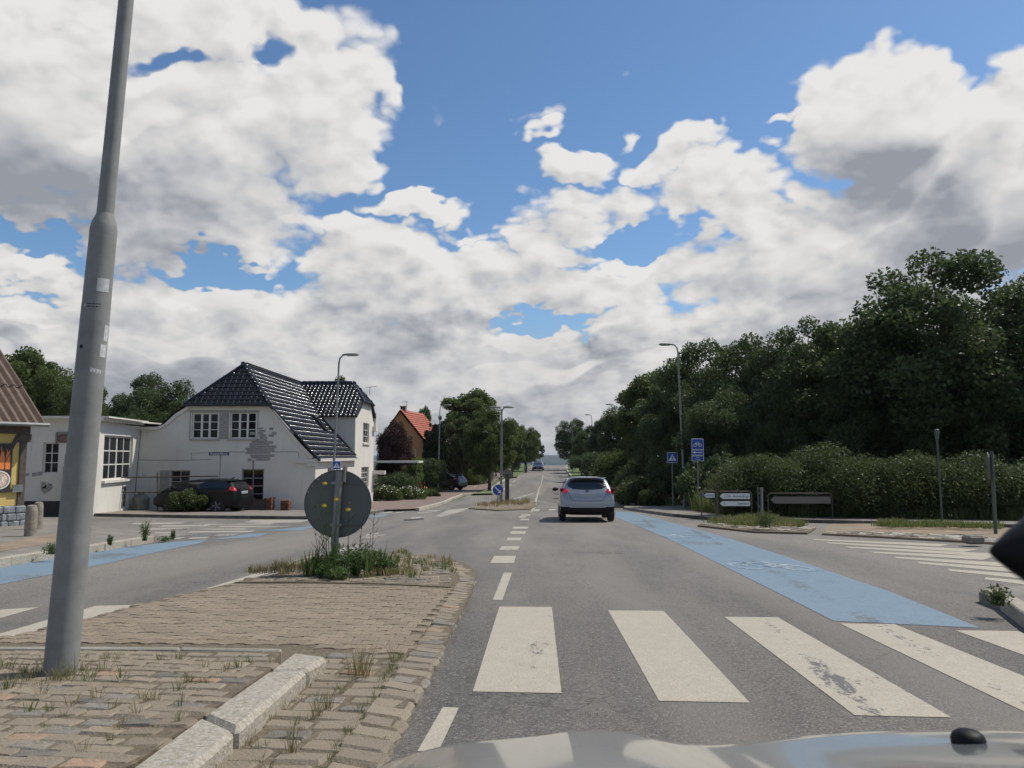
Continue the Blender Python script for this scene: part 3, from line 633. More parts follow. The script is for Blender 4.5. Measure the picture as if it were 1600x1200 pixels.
# far splitter island with signs
is2 = slab('far_traffic_island', gs([(732,795),(756,789),(785,784),(818,781),(838,785),(836,792),(828,796),(780,798)]), -.05, .03, M['joint'], kind='structure')
setts(is2, gs([(738,795),(760,789.5),(786,785),(816,782),(834,786),(832,791),(824,795),(780,797)]), .42, .30, .09, R(12), .055, [('sett', 8), ('sett_red', 1)], cap=250, tilt=3, gap=1.08)
# right hand splitter islands
is3 = slab('grassy_traffic_island', gs([(1090,822),(1150,813),(1215,812),(1275,826),(1262,834),(1180,832)]), -.05, .03, M['joint'], kind='structure')
setts(is3, gs([(1098,822),(1150,814),(1212,814),(1268,826),(1258,832),(1180,830)]), .34, .22, .09, R(-28), .055, [('sett', 6), ('kerbw', 2)], cap=200, tilt=3, gap=1.12)
is4 = slab('sandy_traffic_island', gs([(1290,826),(1300,820),(1420,819),(1700,832),(1700,858),(1560,850),(1420,842),(1285,835)]), -.05, .03, M['tanpaving'], kind='structure')
setts(is4, gs([(1420,835),(1560,842),(1640,848),(1640,855),(1560,849),(1290,834.5),(1290,832)]), .30, .2, .09, R(-30), .05, [('kerbw', 3), ('sett', 2), ('sett_grey', 1)], cap=250, tilt=3, gap=1.1)
# near right kerb corner
pvN = slab('pavement', gs([(1530,938),(1560,930),(1660,925)])+[(9.5, 4), (9.5, -4), (4.6, -4), (4.5, 4)]+gs([(1660,1020),(1598,975),(1570,953)]), -.05, .09, M['paving'], kind='structure')
kerb_line([(1700,1050),(1598,977),(1560,948),(1535,938)], .15, .12, 'kerb_stone', pvN, side=-1, seg=.8)
# manhole-ish dark stone on the sandy island
tag(MB().box((-.17, -.15, 0), (.17, .15, .17)).build('stone_block', M['sett_grey'], bevel=.04), 'dark squarish stone block on the edge of the sandy island by the right zebra', 'stone block')
C.objects[-1].location = (*G(1521, 852), gz(G(1521, 852)[1])+.03)

# ------------------------------------------------------------------ walls with openings
def wall_mesh(mb, O, ux, n, outline, holes, th=.3, rev=.14, mi=0):
    """outline/holes in (u, z) along ux; O origin; n outward normal. Outer face, reveals and edge thickness"""
    O, ux, n = Vector(O), Vector(ux).normalized(), Vector(n).normalized()
    def p3(u, z, d=0): return O+ux*u+Vector((0, 0, z))-n*d
    loops = [[Vector((u, z, 0)) for u, z in outline]]+[[Vector((u, z, 0)) for u, z in hh] for hh in holes]
    flat = [v for l in loops for v in l]
    want = ux.cross(Vector((0, 0, 1))).dot(n) > 0
    fs = []
    for t in tessellate_polygon(loops):
        a, b, c = [flat[i] for i in t]; cr = (b-a).cross(c-a).z
        fs.append(tuple(t) if (cr > 0) == want else tuple(t[::-1]))
    mb.add([p3(v.x, v.y) for v in flat], fs, mi)
    for hh in holes:
        k = len(hh); vs = [p3(u, z) for u, z in hh]+[p3(u, z, rev) for u, z in hh]
        mb.add(vs, [(i, (i+1) % k, k+(i+1) % k, k+i) for i in range(k)], mi)
    k = len(outline); vs = [p3(u, z) for u, z in outline]+[p3(u, z, th) for u, z in outline]
    mb.add(vs, [(i, (i+1) % k, k+(i+1) % k, k+i) for i in range(k)], mi)
def rect(u0, z0, u1, z1): return [(u0, z0), (u1, z0), (u1, z1), (u0, z1)]
def add_window(parent, O, ux, n, r, cols, rows, thick=(), set_in=.09, fw=.055, bw=.028, blind=0., name='window', m='frame'):
    """r = (u0, z0, u1, z1); cols x rows panes; thick = column lines drawn as casement posts"""
    O, ux, n = Vector(O), Vector(ux).normalized(), Vector(n).normalized(); u0, z0, u1, z1 = r
    Mx = Matrix.Translation(O-n*set_in) @ Matrix((( ux.x, -n.x, 0, 0), (ux.y, -n.y, 0, 0), (0, 0, 1, 0), (0, 0, 0, 1)))
    mb = MB(); d = .05
    mb.box((u0, 0, z0), (u0+fw, d, z1), M=Mx); mb.box((u1-fw, 0, z0), (u1, d, z1), M=Mx)
    mb.box((u0+fw, 0, z1-fw), (u1-fw, d, z1), M=Mx); mb.box((u0+fw, 0, z0), (u1-fw, d, z0+fw), M=Mx)
    us = [u0+fw+(u1-u0-2*fw)*i/cols for i in range(cols+1)]; zs = [z0+fw+(z1-z0-2*fw)*j/rows for j in range(rows+1)]
    for i in range(1, cols):
        w = fw*.75 if i in thick else bw/2; mb.box((us[i]-w, .003, z0+fw), (us[i]+w, d-.003, z1-fw), M=Mx)
    for j in range(1, rows): mb.box((u0+fw, .006, zs[j]-bw/2), (u1-fw, d-.006, zs[j]+bw/2), M=Mx)
    w = mb.build(name, M[m], parent)
    for i in range(cols):
        for j in range(rows):
            tz = random.uniform(-.006, .006)
            MB().add([Mx @ Vector(p) for p in ((us[i], .03+tz, zs[j]), (us[i+1], .03, zs[j]), (us[i+1], .03-tz, zs[j+1]), (us[i], .03, zs[j+1]))], [(0, 1, 2, 3)]).build('pane', M['glass'], w)
    if blind: MB().box((u0+fw, .06, z1-(z1-z0)*blind), (u1-fw, .07, z1-fw), M=Mx).build('blind', M['blind'], w)
    return w
def strip(mb, O, ux, n, pts, w, d=.006):
    O, ux, n = Vector(O), Vector(ux).normalized(), Vector(n).normalized()
    for a, b in zip(pts, pts[1:]):
        v = Vector((b[0]-a[0], b[1]-a[1])).normalized(); q = Vector((-v.y, v.x))*w/2
        c = [(a[0]+q.x, a[1]+q.y), (b[0]+q.x, b[1]+q.y), (b[0]-q.x, b[1]-q.y), (a[0]-q.x, a[1]-q.y)]
        mb.add([O+ux*x+Vector((0, 0, z))+n*d for x, z in c], [(0, 1, 2, 3)])

# ------------------------------------------------------------------ tiled roofs
def tile_piece(w=.24, l=.34, amp=.028, seg=10):
    """one pantile: S curved across, lifted at its lower edge; origin lower left, x across, y upslope"""
    vs = []; xs = [w*i/seg for i in range(seg+1)]
    zc = [amp*(math.sin(2*math.pi*i/seg-.6)+.35*math.sin(4*math.pi*i/seg)) for i in range(seg+1)]
    for y, lift in ((0, .03), (0, .052), (l*1.06, .006)):
        vs += [(x, y, z+lift) for x, z in zip(xs, zc)]
    n = seg+1
    return vs, [(j*n+i, j*n+i+1, (j+1)*n+i+1, (j+1)*n+i) for j in range(2) for i in range(seg)]
def tiled(parent, O, ex, ey, poly, m='tile', w=.24, l=.34, amp=.028, single=False, name='roof_tiles'):
    """tiles over the polygon (in plane coordinates ex across, ey upslope)"""
    O, ex, ey = Vector(O), Vector(ex).normalized(), Vector(ey).normalized(); nz = ex.cross(ey)
    base = Matrix(((ex.x, ey.x, nz.x, O.x), (ex.y, ey.y, nz.y, O.y), (ex.z, ey.z, nz.z, O.z), (0, 0, 0, 1)))
    tv, tf = tile_piece(w, l, amp); x0 = min(p[0] for p in poly); x1 = max(p[0] for p in poly); y1 = max(p[1] for p in poly); y0 = min(p[1] for p in poly)
    mb = MB(); me = None
    for j in range(int((y1-y0)/l)+1):
        for i in range(int((x1-x0)/w)+1):
            x, y = x0+i*w, y0+j*l
            if not inside((x+w/2, y+l/2), poly): continue
            Mx = base @ Matrix.Translation((x, y, random.uniform(0, .004))) @ Matrix.Rotation(R(random.uniform(-.5, .5)), 4, 'X') @ Matrix.Rotation(R(random.uniform(-.7, .7)), 4, 'Y')
            if single:
                if me is None:
                    me = bpy.data.meshes.new('roof_tile'); me.from_pydata(tv, [], tf); me.materials.append(M[m]); me.polygons.foreach_set('use_smooth', [True]*len(me.polygons))
                o = bpy.data.objects.new('roof_tile', me); C.objects.link(o); o.parent = parent; o.matrix_local = Mx
            else: mb.add([Mx @ Vector(v) for v in tv], tf)
    # closed deck below the tiles
    dk = MB().add([base @ Vector((p[0], p[1], -.01)) for p in poly], [tuple(range(len(poly)))])
    dk.build('roof_deck', M['plinth'], parent)
    if mb.v:
        o = mb.build(name, M[m], parent); o.data.polygons.foreach_set('use_smooth', [True]*len(o.data.polygons)); o['kind'] = 'stuff'
def ridge(parent, a, b, r=.10, m='tile', name='ridge_tiles'):
    a, b = Vector(a), Vector(b); L = (b-a).length; n = max(2, int(L/.35)); mb = MB()
    for i in range(n):
        p, q = a+(b-a)*(i/n-.02), a+(b-a)*((i+1)/n+.02); mb.tube([p, q], [r*1.08, r*.92], 8)
    mb.build(name, M[m], parent, smooth=True)

# ------------------------------------------------------------------ white house
HY = 35.0
def hp(px, py, Y=HY): v = P(px, py, Y); return (v.x, v.z)
house = empty('white_house', (-12.4, HY, gz(HY)), 0, 'white rendered house with black glazed tile roof and grey mortar patches on its front', 'house')
hz0 = house.location.copy()
grp = empty('walls_tmp', (0, 0, 0)); C.objects.unlink(grp); bpy.data.objects.remove(grp)
def HB(mb, name, m, parent=None, smooth=False, bevel=0):
    mb.v = [(x-hz0.x, y-hz0.y, z-hz0.z) for x, y, z in mb.v] if parent is None else mb.v
    return mb.build(name, m, house if parent is None else parent, smooth, bevel)
hroot = house
house.location = (0, 0, 0)   # parts are laid out in site coordinates; the base is restored below
gbot = gz(HY)-.1; zE = 1.14; zH = 3.5
XR, XL = -8.62, -16.45
out = [(XL, gbot), (XR, gbot), (XR, 1.12), (-8.78, 1.2), (-9.3, 1.72), (-10.8, 3.44), (-14.2, 3.44), (-14.85, 3.05), (-15.3, 2.62), (-15.62, 2.49), (XL, 2.49)]
wn = dict(u1=(*hp(299, 685.5), *hp(341.5, 645)), u2=(*hp(358.5, 685.5), *hp(401, 644)), d1=(*hp(264, 786), *hp(297, 735)), d2=(*hp(376, 786), *hp(412.5, 733)))
O0 = (0, HY, 0); UX = (1, 0, 0); NF = (0, -1, 0)
mb = MB(); wall_mesh(mb, O0, UX, NF, out, [rect(a, b, c, d) for a, b, c, d in wn.values()], th=.35)
mb.box((XL, HY+.16, gbot), (XR-.02, HY+.2, 1.1), 0)   # dark room lining behind the openings
mb.build('front_wall', M['plaster'], house)
for k in ('u1', 'u2'): add_window(house, O0, UX, NF, wn[k], 3, 3, thick=(1, 2), fw=.06, bw=.03)
add_window(house, O0, UX, NF, wn['d1'], 2, 3, thick=(), blind=.5, fw=.05, m='trimgrey'); add_window(house, O0, UX, NF, wn['d2'], 2, 4, blind=.18, fw=.05, m='trimgrey')
a, b, c, d = wn['d1']; mb = MB(); mb.box((a-.44, HY-.03, b-.1), (a-.02, HY+.005, d)); mb.build('bare_wall_panel', M['patch'], house)
# sills
for k in ('u1', 'u2', 'd1', 'd2'):
    a, b, c, d = wn[k]; MB().box((a-.08, HY-.08, b-.07), (c+.08, HY+.02, b-.002)).build('sill', M['trimgrey'], house)
# grey band and patches round the upper windows
pm = MB(); e = .012
def pat(px0, py0, px1, py1): (x0, z0), (x1, z1) = hp(px0, py1), hp(px1, py0); pm.box((x0, HY-.007-random.random()*.008, z0), (x1, HY+.002, z1))
pat(295, 641, 406, 644.5); pat(342, 645, 358, 686); pat(295.5, 645, 298.5, 686); pat(401.5, 645, 404, 690)
rws = [(404,411,668),(404,414,671.5),(404,413,675),(403,417,678.5),(405,418,682),(402,417,685.5),(394,421,689),(388,423,692.5),(390,426,696),(384,428,699.5),(388,430,703),(385,424,706.5),(389,430,710),(392,423,713.5),(400,421,716.5)]
for x0, x1, y in rws: pat(x0+random.uniform(-2, 2), y, x1+random.uniform(-2, 2), y+3.3+random.uniform(-.7, .5))
for _ in range(14):
    x = random.uniform(385, 426); y = random.choice(rws)[2]; pat(x, y, x+random.uniform(4, 9), y+4.2)
pat(394, 718, 397.5, 733)
pm.build('mortar_patch', M['patch'], house)
ck = MB(); strip(ck, O0, UX, NF, [hp(358, 706), hp(384, 706.5)], .03); strip(ck, O0, UX, NF, [hp(428, 706), hp(452, 706), hp(466, 706), hp(467, 714)], .035)
strip(ck, O0, UX, NF, [hp(217, 718.5), hp(240, 719), hp(290, 719), hp(331, 718)], .03); strip(ck, O0, UX, NF, [hp(299, 719), hp(299, 708), hp(330, 707.5)], .025); strip(ck, O0, UX, NF, [hp(222, 742), hp(227, 742), hp(227, 746)], .02)
ck.build('wall_cracks', M['patch'], house)['kind'] = 'stuff'
# white barge cornice along the gable outline
mb = MB()
def seg_pts(pts, w, y0, y1):
    for a, b in zip(pts, pts[1:]):
        v = Vector((b[0]-a[0], b[1]-a[1])).normalized(); q = Vector((v.y, -v.x))*w
        vs = [(a[0], y0, a[1]), (b[0], y0, b[1]), (b[0]+q.x, y0, b[1]+q.y), (a[0]+q.x, y0, a[1]+q.y)]; vs += [(x, y1, z) for x, _, z in vs]
        mb.add(vs, [(0, 1, 2, 3), (7, 6, 5, 4), (0, 4, 5, 1), (1, 5, 6, 2), (2, 6, 7, 3), (3, 7, 4, 0)])
seg_pts([(-16.45, 2.50), (-15.62, 2.51), (-15.3, 2.64), (-14.85, 3.07), (-14.25, 3.46)], .13, HY-.09, HY-.004)
seg_pts([(-14.25, 3.46), (-10.75, 3.46)], .10, HY-.08, HY-.004)
seg_pts([(-10.75, 3.46), (-9.25, 1.74), (-8.7, 1.2)], .15, HY-.09, HY-.004)
mb.box((XR-.9, HY-.10, .93), (XR+.12, HY-.006, 1.10)); mb.box((XR-.35, HY-.14, .80), (XR+.10, HY-.106, .92))
mb.build('cornice', M['plaster'], house)
# side wall, wing wall
Y2, Y3 = 43.7, 49.6; zW = 3.42
SX = (0, 1, 0); NR = (1, 0, 0)
def sp_(px, py, X=XR): Y = X/((px-800)/F); return (Y, P(px, py, Y).z)
# windows on the right side: u = Y
w_side = [(37.3, -.45, 38.5, .72), (40.6, -.45, 41.8, .72)]
w_wing = [(*sp_(567.5, 692), *sp_(577, 662)), (*sp_(566, 764), *sp_(577.5, 729))]
w_wing = [(a, min(b, b2), c, d) for (a, b, c, d), b2 in zip(w_wing, (9, 9))]
outl = [(HY+.36, gbot-.4), (Y3, gbot-.9), (Y3, 3.0), (48.4, 4.35), (44.9, 4.35), (Y2, 3.42), (Y2, 1.12), (HY+.36, 1.12)]
mb = MB(); wall_mesh(mb, (XR, 0, 0), SX, NR, outl, [rect(a, b, c, d) for a, b, c, d in w_side+w_wing], th=.3)
mb.box((XR-.2, HY+.4, gbot-.4), (XR-.17, Y2+.1, .95)); mb.box((XR-.21, Y2+.31, gbot-.4), (XR-.18, Y3-.32, 3.0))
mb.build('side_wall', M['plaster'], house)
for r_ in w_side: add_window(house, (XR, 0, 0), SX, NR, r_, 3, 3, thick=(1, 2))
add_window(house, (XR, 0, 0), SX, NR, w_wing[0], 3, 3, thick=()); add_window(house, (XR, 0, 0), SX, NR, w_wing[1], 3, 4)
for a, b, c, d in w_wing+w_side: MB().box((XR-.02, a-.08, b-.09), (XR+.09, c+.08, b-.002)).build('sill', M['fascia'], house)
mb = MB(); mb.box((-12.0, Y2-.004, .4), (XR-.004, Y2+.3, zW)); mb.build('wing_wall', M['plaster'], house); MB().box((-16.4, Y3-.3, gbot), (XR-.31, Y3, 2.9)).build('back_wall', M['plaster'], house); MB().box((-16.4, 35.4, gbot), (-16.2, 49.2, 1.3)).build('left_wall', M['plaster'], house)
# eaves boards
mb = MB(); mb.box((XR-.05, HY-.05, 1.0), (XR+.24, Y2-.01, 1.13)); mb.build('eaves_board', M['fascia'], house)
mb = MB(); mb.box((XR+.003, Y3-.55, 2.75), (XR+.22, Y3+.25, 3.05)); mb.box((XR+.003, Y3-.1, 3.03), (XR+.15, Y3+.18, 3.9)); mb.build('wing_eaves_board', M['fascia'], house); MB().box((XR+.004, Y3-.3, .1), (XR+.75, Y3+.2, .32)).build('porch_canopy', M['fascia'], house)
# main roof: ridge along Y, half hip to the front
RX, RZ, RY0, RY1 = -12.42, 5.46, 36.6, 46.6
EX, EZ = -8.42, 1.04
sl = Vector((RX-EX, 0, RZ-EZ)); slen = sl.length
# right slope: plane coordinates u along +Y, v up the slope
fE = (slen-0)/slen
def rv(z): return (z-EZ)/(RZ-EZ)*slen
tiled(house, (EX, HY-.18, EZ), (0, 1, 0), sl, [(0, 0), (Y2-HY+.18+.0, 0), (Y2-HY+.18, rv(3.36)), (46.3-HY+.18, rv(5.2)), (RY1-HY+.18, slen), (RY0-HY+.18, slen), (0, rv(3.5)), (0, 0)], l=.30, w=.205, amp=.022)
sl2 = Vector((RX+16.3, 0, RZ-1.9)); tiled(house, (-16.3, 46.6, 1.9), (0, -1, 0), sl2, [(0, 0), (11.4, 0), (11.4, sl2.length*.46), (10.0, sl2.length), (0, sl2.length)], l=.30)
# front hip
hx0, hx1 = -14.35, -10.65; hs = Vector((0, RY0-(HY-.22), RZ-zH)); hl = hs.length
tiled(house, (hx0, HY-.22, zH-.02), (1, 0, 0), hs, [(0, 0), (hx1-hx0, 0), (RX-hx0+.05, hl), (RX-hx0-.05, hl)], l=.27, w=.24, single=True)
ridge(house, (RX, RY0, RZ+.02), (RX, RY1, RZ+.02)); ridge(house, (hx0-.03, HY-.22, zH+.02), (RX, RY0, RZ+.03), .07); ridge(house, (hx1+.03, HY-.22, zH+.02), (RX, RY0, RZ+.03), .085)
ridge(house, (hx1, HY-.18, zH), (EX, HY-.18, EZ+.03), .045, name='verge_tiles')
MB().box((hx0-.1, HY-.30, zH-.09), (hx1+.1, HY-.2, zH-.0)).build('hip_gutter', M['plinth'], house)
# wing roof: ridge along X at Y=46.6
WZ = 5.52; WR = -9.35
for sgn, ys in ((1, Y2-.25), (-1, Y3+.2)):
    es = Vector((0, 46.65-ys, WZ-3.38)); O_ = (-12.3, ys, 3.38) if sgn > 0 else (XR+.15, ys, 3.38)
    L = XR+.15+12.3
    if sgn > 0: tiled(house, O_, (1, 0, 0), es, [(.9, 0), (L-.12, 0), (L-.02, es.length*.42), (L-.85, es.length), (-1.0, es.length)], l=.30, w=.235, amp=.034)
    else: tiled(house, O_, (-1, 0, 0), es, [(0, 0), (L, 0), (L, es.length), (.85, es.length), (0, es.length*.45)], l=.30)
hsd = Vector((WR-(XR+.2), 0, WZ-4.28)); tiled(house, (XR+.2, 45.0, 4.28), (0, 1, 0), hsd, [(0, 0), (3.3, 0), (1.68, hsd.length), (1.62, hsd.length)], l=.27)
ridge(house, (-12.3, 46.65, WZ+.02), (WR, 46.65, WZ+.02)); ridge(house, (WR, 46.65, WZ+.03), (XR+.2, 45.0, 4.3), .085); ridge(house, (WR, 46.65, WZ+.03), (XR+.2, 48.3, 4.3), .085)
ridge(house, (XR+.1, Y2-.22, 3.4), (XR+.2, 45.0, 4.3), .06, name='verge_tiles')
# flashing along the wing, skylight, aerial
mb = MB(); mb.tube([(-12.2, Y2-.06, 5.1), (EX-.15, Y2-.06, 1.25)], .09, 6); mb.build('valley_flashing', M['plinth'], house)
k = .42; c0_ = Vector((EX, 41.2, EZ))+sl*k; ex_, ey_, nz_ = Vector((0, 1, 0)), sl.normalized(), Vector((0, 1, 0)).cross(sl.normalized())
Mk = Matrix(((ex_.x, ey_.x, nz_.x, c0_.x), (ex_.y, ey_.y, nz_.y, c0_.y), (ex_.z, ey_.z, nz_.z, c0_.z), (0, 0, 0, 1)))
sk = MB().box((0, -.5, .03), (.75, .55, .15), M=Mk).build('skylight', M['plinth'], house); MB().box((.08, -.42, .152), (.67, .47, .158), M=Mk).build('pane', M['glass'], sk)
mb = MB(); mb.tube([(XR+.1, 47.4, 4.9), (XR+.1, 47.4, 5.35)], .02, 5); mb.tube([(XR-.15, 47.4, 5.33), (XR+.5, 47.4, 5.38)], .015, 5); mb.build('roof_aerial', M['galvd'], house)
# flat roofed extension to the left
LY, LX = 30.3, -15.83
mb = MB(); zT = 2.66; gb = gz(LY)-.1
fr = [(-25, gb), (LX, gb), (LX, zT), (-25, zT)]
lw = (*hp(100, 740, LY), *hp(106, 691, LY)); lw = (-17.85, lw[1], -17.25, lw[3])
wall_mesh(mb, (0, LY, 0), UX, NF, fr, [rect(*lw)], th=.3)
dv = Vector((XL-LX, HY-LY, 0)); dl = dv.length; dn = Vector((dv.y, -dv.x, 0)).normalized()
rw = (.85, .12, 4.15, 1.98); rw = (.80, .28, 4.1, 2.06)
wall_mesh(mb, (LX, LY, 0), dv, dn, [(0, gb), (dl, gb-.1), (dl, 2.49), (0, zT)], [rect(*rw), rect(3.0, -.95, 3.85, -.02+.0)], th=.3)
mb.box((-25, LY+.31, gb), (-24.7, HY+4, zT-.2)); mb.box((-25, LY+.31, zT-.25), (LX-.5, HY+4, zT-.12)); mb.build('extension_wall', M['plaster'], house)
add_window(house, (0, LY, 0), UX, NF, lw, 2, 3); add_window(house, (LX, LY, 0), dv, dn, rw, 4, 3, thick=(2,), fw=.07, bw=.045)
dr = add_window(house, (LX, LY, 0), dv, dn, (3.0, -.95, 3.85, -.02), 2, 3, name='door', thick=(1,))
mb = MB(); Ml = Matrix.Translation((LX, LY, 0)) @ Matrix(((dv.x/dl, dn.x, 0, 0), (dv.y/dl, dn.y, 0, 0), (0, 0, 1, 0), (0, 0, 0, 1)))
mb.box((.7, .005, .18), (4.2, .12, .275), M=Ml); mb.build('sill', M['fascia'], house)
mb = MB(); mb.box((0, .02, 2.585), (dl, .22, 2.70), M=Ml); mb.box((-25, LY-.28, zT+.0), (LX+.12, LY-.02, zT+.09)); mb.box((0, .0, 2.70), (dl-.02, .42, 2.76), M=Ml); mb.box((-25, LY-.0, zT+.0), (LX-.1, HY+4, zT+.06)); mb.build('flat_roof_edge', M['fascia'], house)
mb = MB(); mb.box((-25, LY-.035, gb), (LX, LY-.004, -.46)); mb.build('plinth', M['plinth'], house)
ck = MB()
for pts, w in [([(38,742),(46,741)], .10), ([(50,742),(66,739.5)], .14), ([(64,758),(72,757.5),(80,765)], .24), ([(66,762),(72,770)], .16), ([(78,758),(82,757)], .06)]:
    strip(ck, (0, LY, 0), UX, NF, [hp(*q, LY) for q in pts], w)
ck.build('mortar_patch', M['patch'], house)
house.location = hz0
for ch in house.children:
    ch.matrix_parent_inverse = Matrix.Translation(-hz0)

def textmesh(name, s, size, mtx, m, parent, depth=.0, align='CENTER', sx=1.0):
    cu = bpy.data.curves.new(name, 'FONT'); cu.body = s; cu.size = size; cu.align_x = align; cu.align_y = 'CENTER'; cu.resolution_u = 2
    t = bpy.data.objects.new(name, cu); C.objects.link(t); dg = bpy.context.evaluated_depsgraph_get(); dg.update()
    me = bpy.data.meshes.new_from_object(t.evaluated_get(dg)); bpy.data.objects.remove(t)
    for v in me.vertices: v.co.x *= sx
    me.transform(mtx); me.materials.clear(); return link(name, me, M[m], parent)
FACE = Matrix.Rotation(math.pi/2, 4, 'X')     # text upright, read from -Y
def at(x, y, z, rz=0): return Matrix.Translation((x, y, z)) @ Matrix.Rotation(rz, 4, 'Z')

# framed plaque on the extension
v0, v1 = P(87, 694, LY-.03), P(112, 675, LY-.03)
pq = empty('framed_wall_plaque', ((v0.x+v1.x)/2, LY-.01, v0.z), 0, 'small framed brownish plaque on the white extension wall beside the big lamp post', 'plaque')
w_, h_ = v1.x-v0.x, v1.z-v0.z
mb = MB(); mb.box((-w_/2, -.06, 0), (-w_/2+.05, 0, h_)); mb.box((w_/2-.05, -.06, 0), (w_/2, 0, h_)); mb.box((-w_/2+.05, -.06, h_-.05), (w_/2-.05, 0, h_)); mb.build('frame', M['galvd'], pq)
MB().box((-w_/2+.10, -.035, .06), (w_/2-.10, -.005, h_-.09)).build('panel', mat("faded_brown_panel", (.20, .12, .10), .8, var=.2), pq, bevel=.05)
textmesh('lettering', '2 /', .26, at(-.05, -.037, h_/2-.01) @ FACE, 'timber', pq)

# ------------------------------------------------------------------ yellow half-timbered house
AL = R(62); yn = Vector((math.sin(AL), -math.cos(AL), 0)); yd = Vector((-math.cos(AL), -math.sin(AL), 0))   # outward normal, direction along the wall towards us
YC = Vector((-13.28, 21.8, 0)); yh = empty('half_timbered_house', (YC.x, YC.y, gz(YC.y)), 0, 'yellow half timbered house corner with brown corrugated roof and stone plinth at the left edge', 'house')
Mw = Matrix(((yd.x, yn.x, 0, YC.x), (yd.y, yn.y, 0, YC.y), (0, 0, 1, 0), (0, 0, 0, 1)))     # u along wall, y outward
zg = gz(22)-.15; ztop = 2.12; zpl = zg+.80; kids = []
kids.append(MB().box((.02, -.2, zpl), (8, -.03, ztop-.0), M=Mw).box((0, -.2, zpl), (.0-.001, -6, ztop), M=Mw).build('wall_infill', M['yellow'], yh))
stn = MB()
for j in range(4):
    u = -.05
    while u < 8:
        w = random.uniform(.14, .34); stn.box((u, -.22, zg+j*.2), (u+w-.006, .045+random.uniform(-.01, .02), zg+j*.2+.195), M=Mw); u += w
sto = stn.build('stone_plinth', M['fieldstone'], yh, bevel=.03); kids.append(sto)
for r_ in [((0, -.1, zpl), (.19, .015, ztop-.25)), ((-.05, -.12, ztop-.28), (8, .05, ztop-.06)), ((2.0, -.1, zpl), (2.18, .012, ztop-.28)), ((4.4, -.1, zpl), (4.58, .012, ztop-.28)), ((-.1, -.1, ztop-.5), (.26, .03, ztop-.281))]:
    kids.append(MB().box(*r_, M=Mw).build('timber', M['timber'], yh, bevel=.01))
bmx = MB(); bmx.tube([Mw @ Vector((.22, -.02, ztop-.3)), Mw @ Vector((.62, -.02, ztop-1.05))], .07, 4); kids.append(bmx.build('timber', M['timber'], yh))
# corrugated roof
sn = Vector((0, -1, 0)); pitch = R(43)
up = Vector((-yn.x*math.cos(pitch), -yn.y*math.cos(pitch), math.sin(pitch))); eo = Mw @ Vector((-.28, .38, ztop-.02))
vs = []; nw = 26*6; Lr = 7.0
for j, vv in enumerate([0, 1.6, 1.6, 3.4, 3.4, 6.2]):
    for i in range(nw+1):
        u = i/6*.235; lift = .05*math.sin(2*math.pi*i/6)+(.022 if j in (2, 4) else 0)-(.012 if j in (1, 3) else 0)
        nrm = yd.cross(up).normalized(); nrm = nrm if nrm.z > 0 else -nrm
        vs.append(eo+yd*u+up*vv+nrm*lift)
fs = [(j*(nw+1)+i, j*(nw+1)+i+1, (j+1)*(nw+1)+i+1, (j+1)*(nw+1)+i) for j in range(5) for i in range(nw)]
kids.append(mesh_obj('corrugated_roof', vs, fs, M['eternit'], yh, True))
kids.append(MB().box((-.28, .36, ztop-.06), (8, .42, ztop-.0), M=Mw).box((-.28, .0, ztop-.05), (8, .35, ztop-.03), M=Mw).build('eaves_board', M['timber'], yh))
kids.append(MB().tube([Mw @ Vector((-.3, .46, ztop-.03)), Mw @ Vector((8, .46, ztop-.03))], .055, 8).build('gutter', M['galvd'], yh))
kids.append(MB().box((.08, .016, .42-.15), (.36, .06, .62-.15), M=Mw).build('meter_box', M['galvd'], yh))
for ch in kids: ch.matrix_parent_inverse = Matrix.Translation(-yh.location)
# poster with flames over a pizza
def wall_px(px, py):
    a, c, d = ray(px, py); o = Vector((0, 0, EYE)); r = Vector((a, c, d)); pl = Mw @ Vector((0, 0, 0)); t = (pl-o).dot(yn)/r.dot(yn); w = Mw.inverted() @ (o+r*t); return w.x, w.z
(ua, za), (ub, zb) = wall_px(17, 693), wall_px(15, 769); u0 = min(ua, ub); pw = 1.5
po = empty('pizza_poster', Mw @ Vector((u0+pw/2, .03, zb)), 0, 'dark poster of flames above a pizza on the yellow wall', 'poster'); pk = []
pk.append(MB().box((u0, .02, zb), (u0+pw, .035, za), M=Mw).build('poster_board', mat("dark_poster_print", (.03, .022, .018), .6), po))
H = za-zb
for i in range(10):
    uu = u0+.05+i*.15; pts = [(0, 0), (.12, 0), (.13, .25), (.09, .45), (.11, .62*random.uniform(.8, 1)), (.05, .42), (.03, .58*random.uniform(.7, 1)), (0, .3)]
    pk.append(MB().add([Mw @ Vector((uu+a_, .0365+.0004*(i % 2), zb+H*(.47+b_*.8))) for a_, b_ in pts], [tuple(range(len(pts)))]).build('flame_print', M['flame'], po))
zc_ = (zb*19+za*57)/76
for rr, mm, dd in ((.29, 'signwhite', .037), (.25, 'straw', .0376), (.22, None, .0382)):
    mt = M[mm] if mm else mat("pizza_topping_print", (.62, .50, .42), .7, var=.5, vscale=14)
    pk.append(MB().add([Mw @ Vector((u0+.31+rr*math.cos(q*.196), dd, zb+.33+rr*.85*math.sin(q*.196))) for q in range(32)], [tuple(range(32))]).build('pizza_print', mt if mm != 'straw' else mat("crust_print", (.30, .18, .08), .7), po))
for ch in pk: ch.matrix_parent_inverse = Matrix.Translation(-po.location)

# ------------------------------------------------------------------ posts, lamps, signs
def base(px, py): x, y = G(px, py); return Vector((x, y, gz(y)))
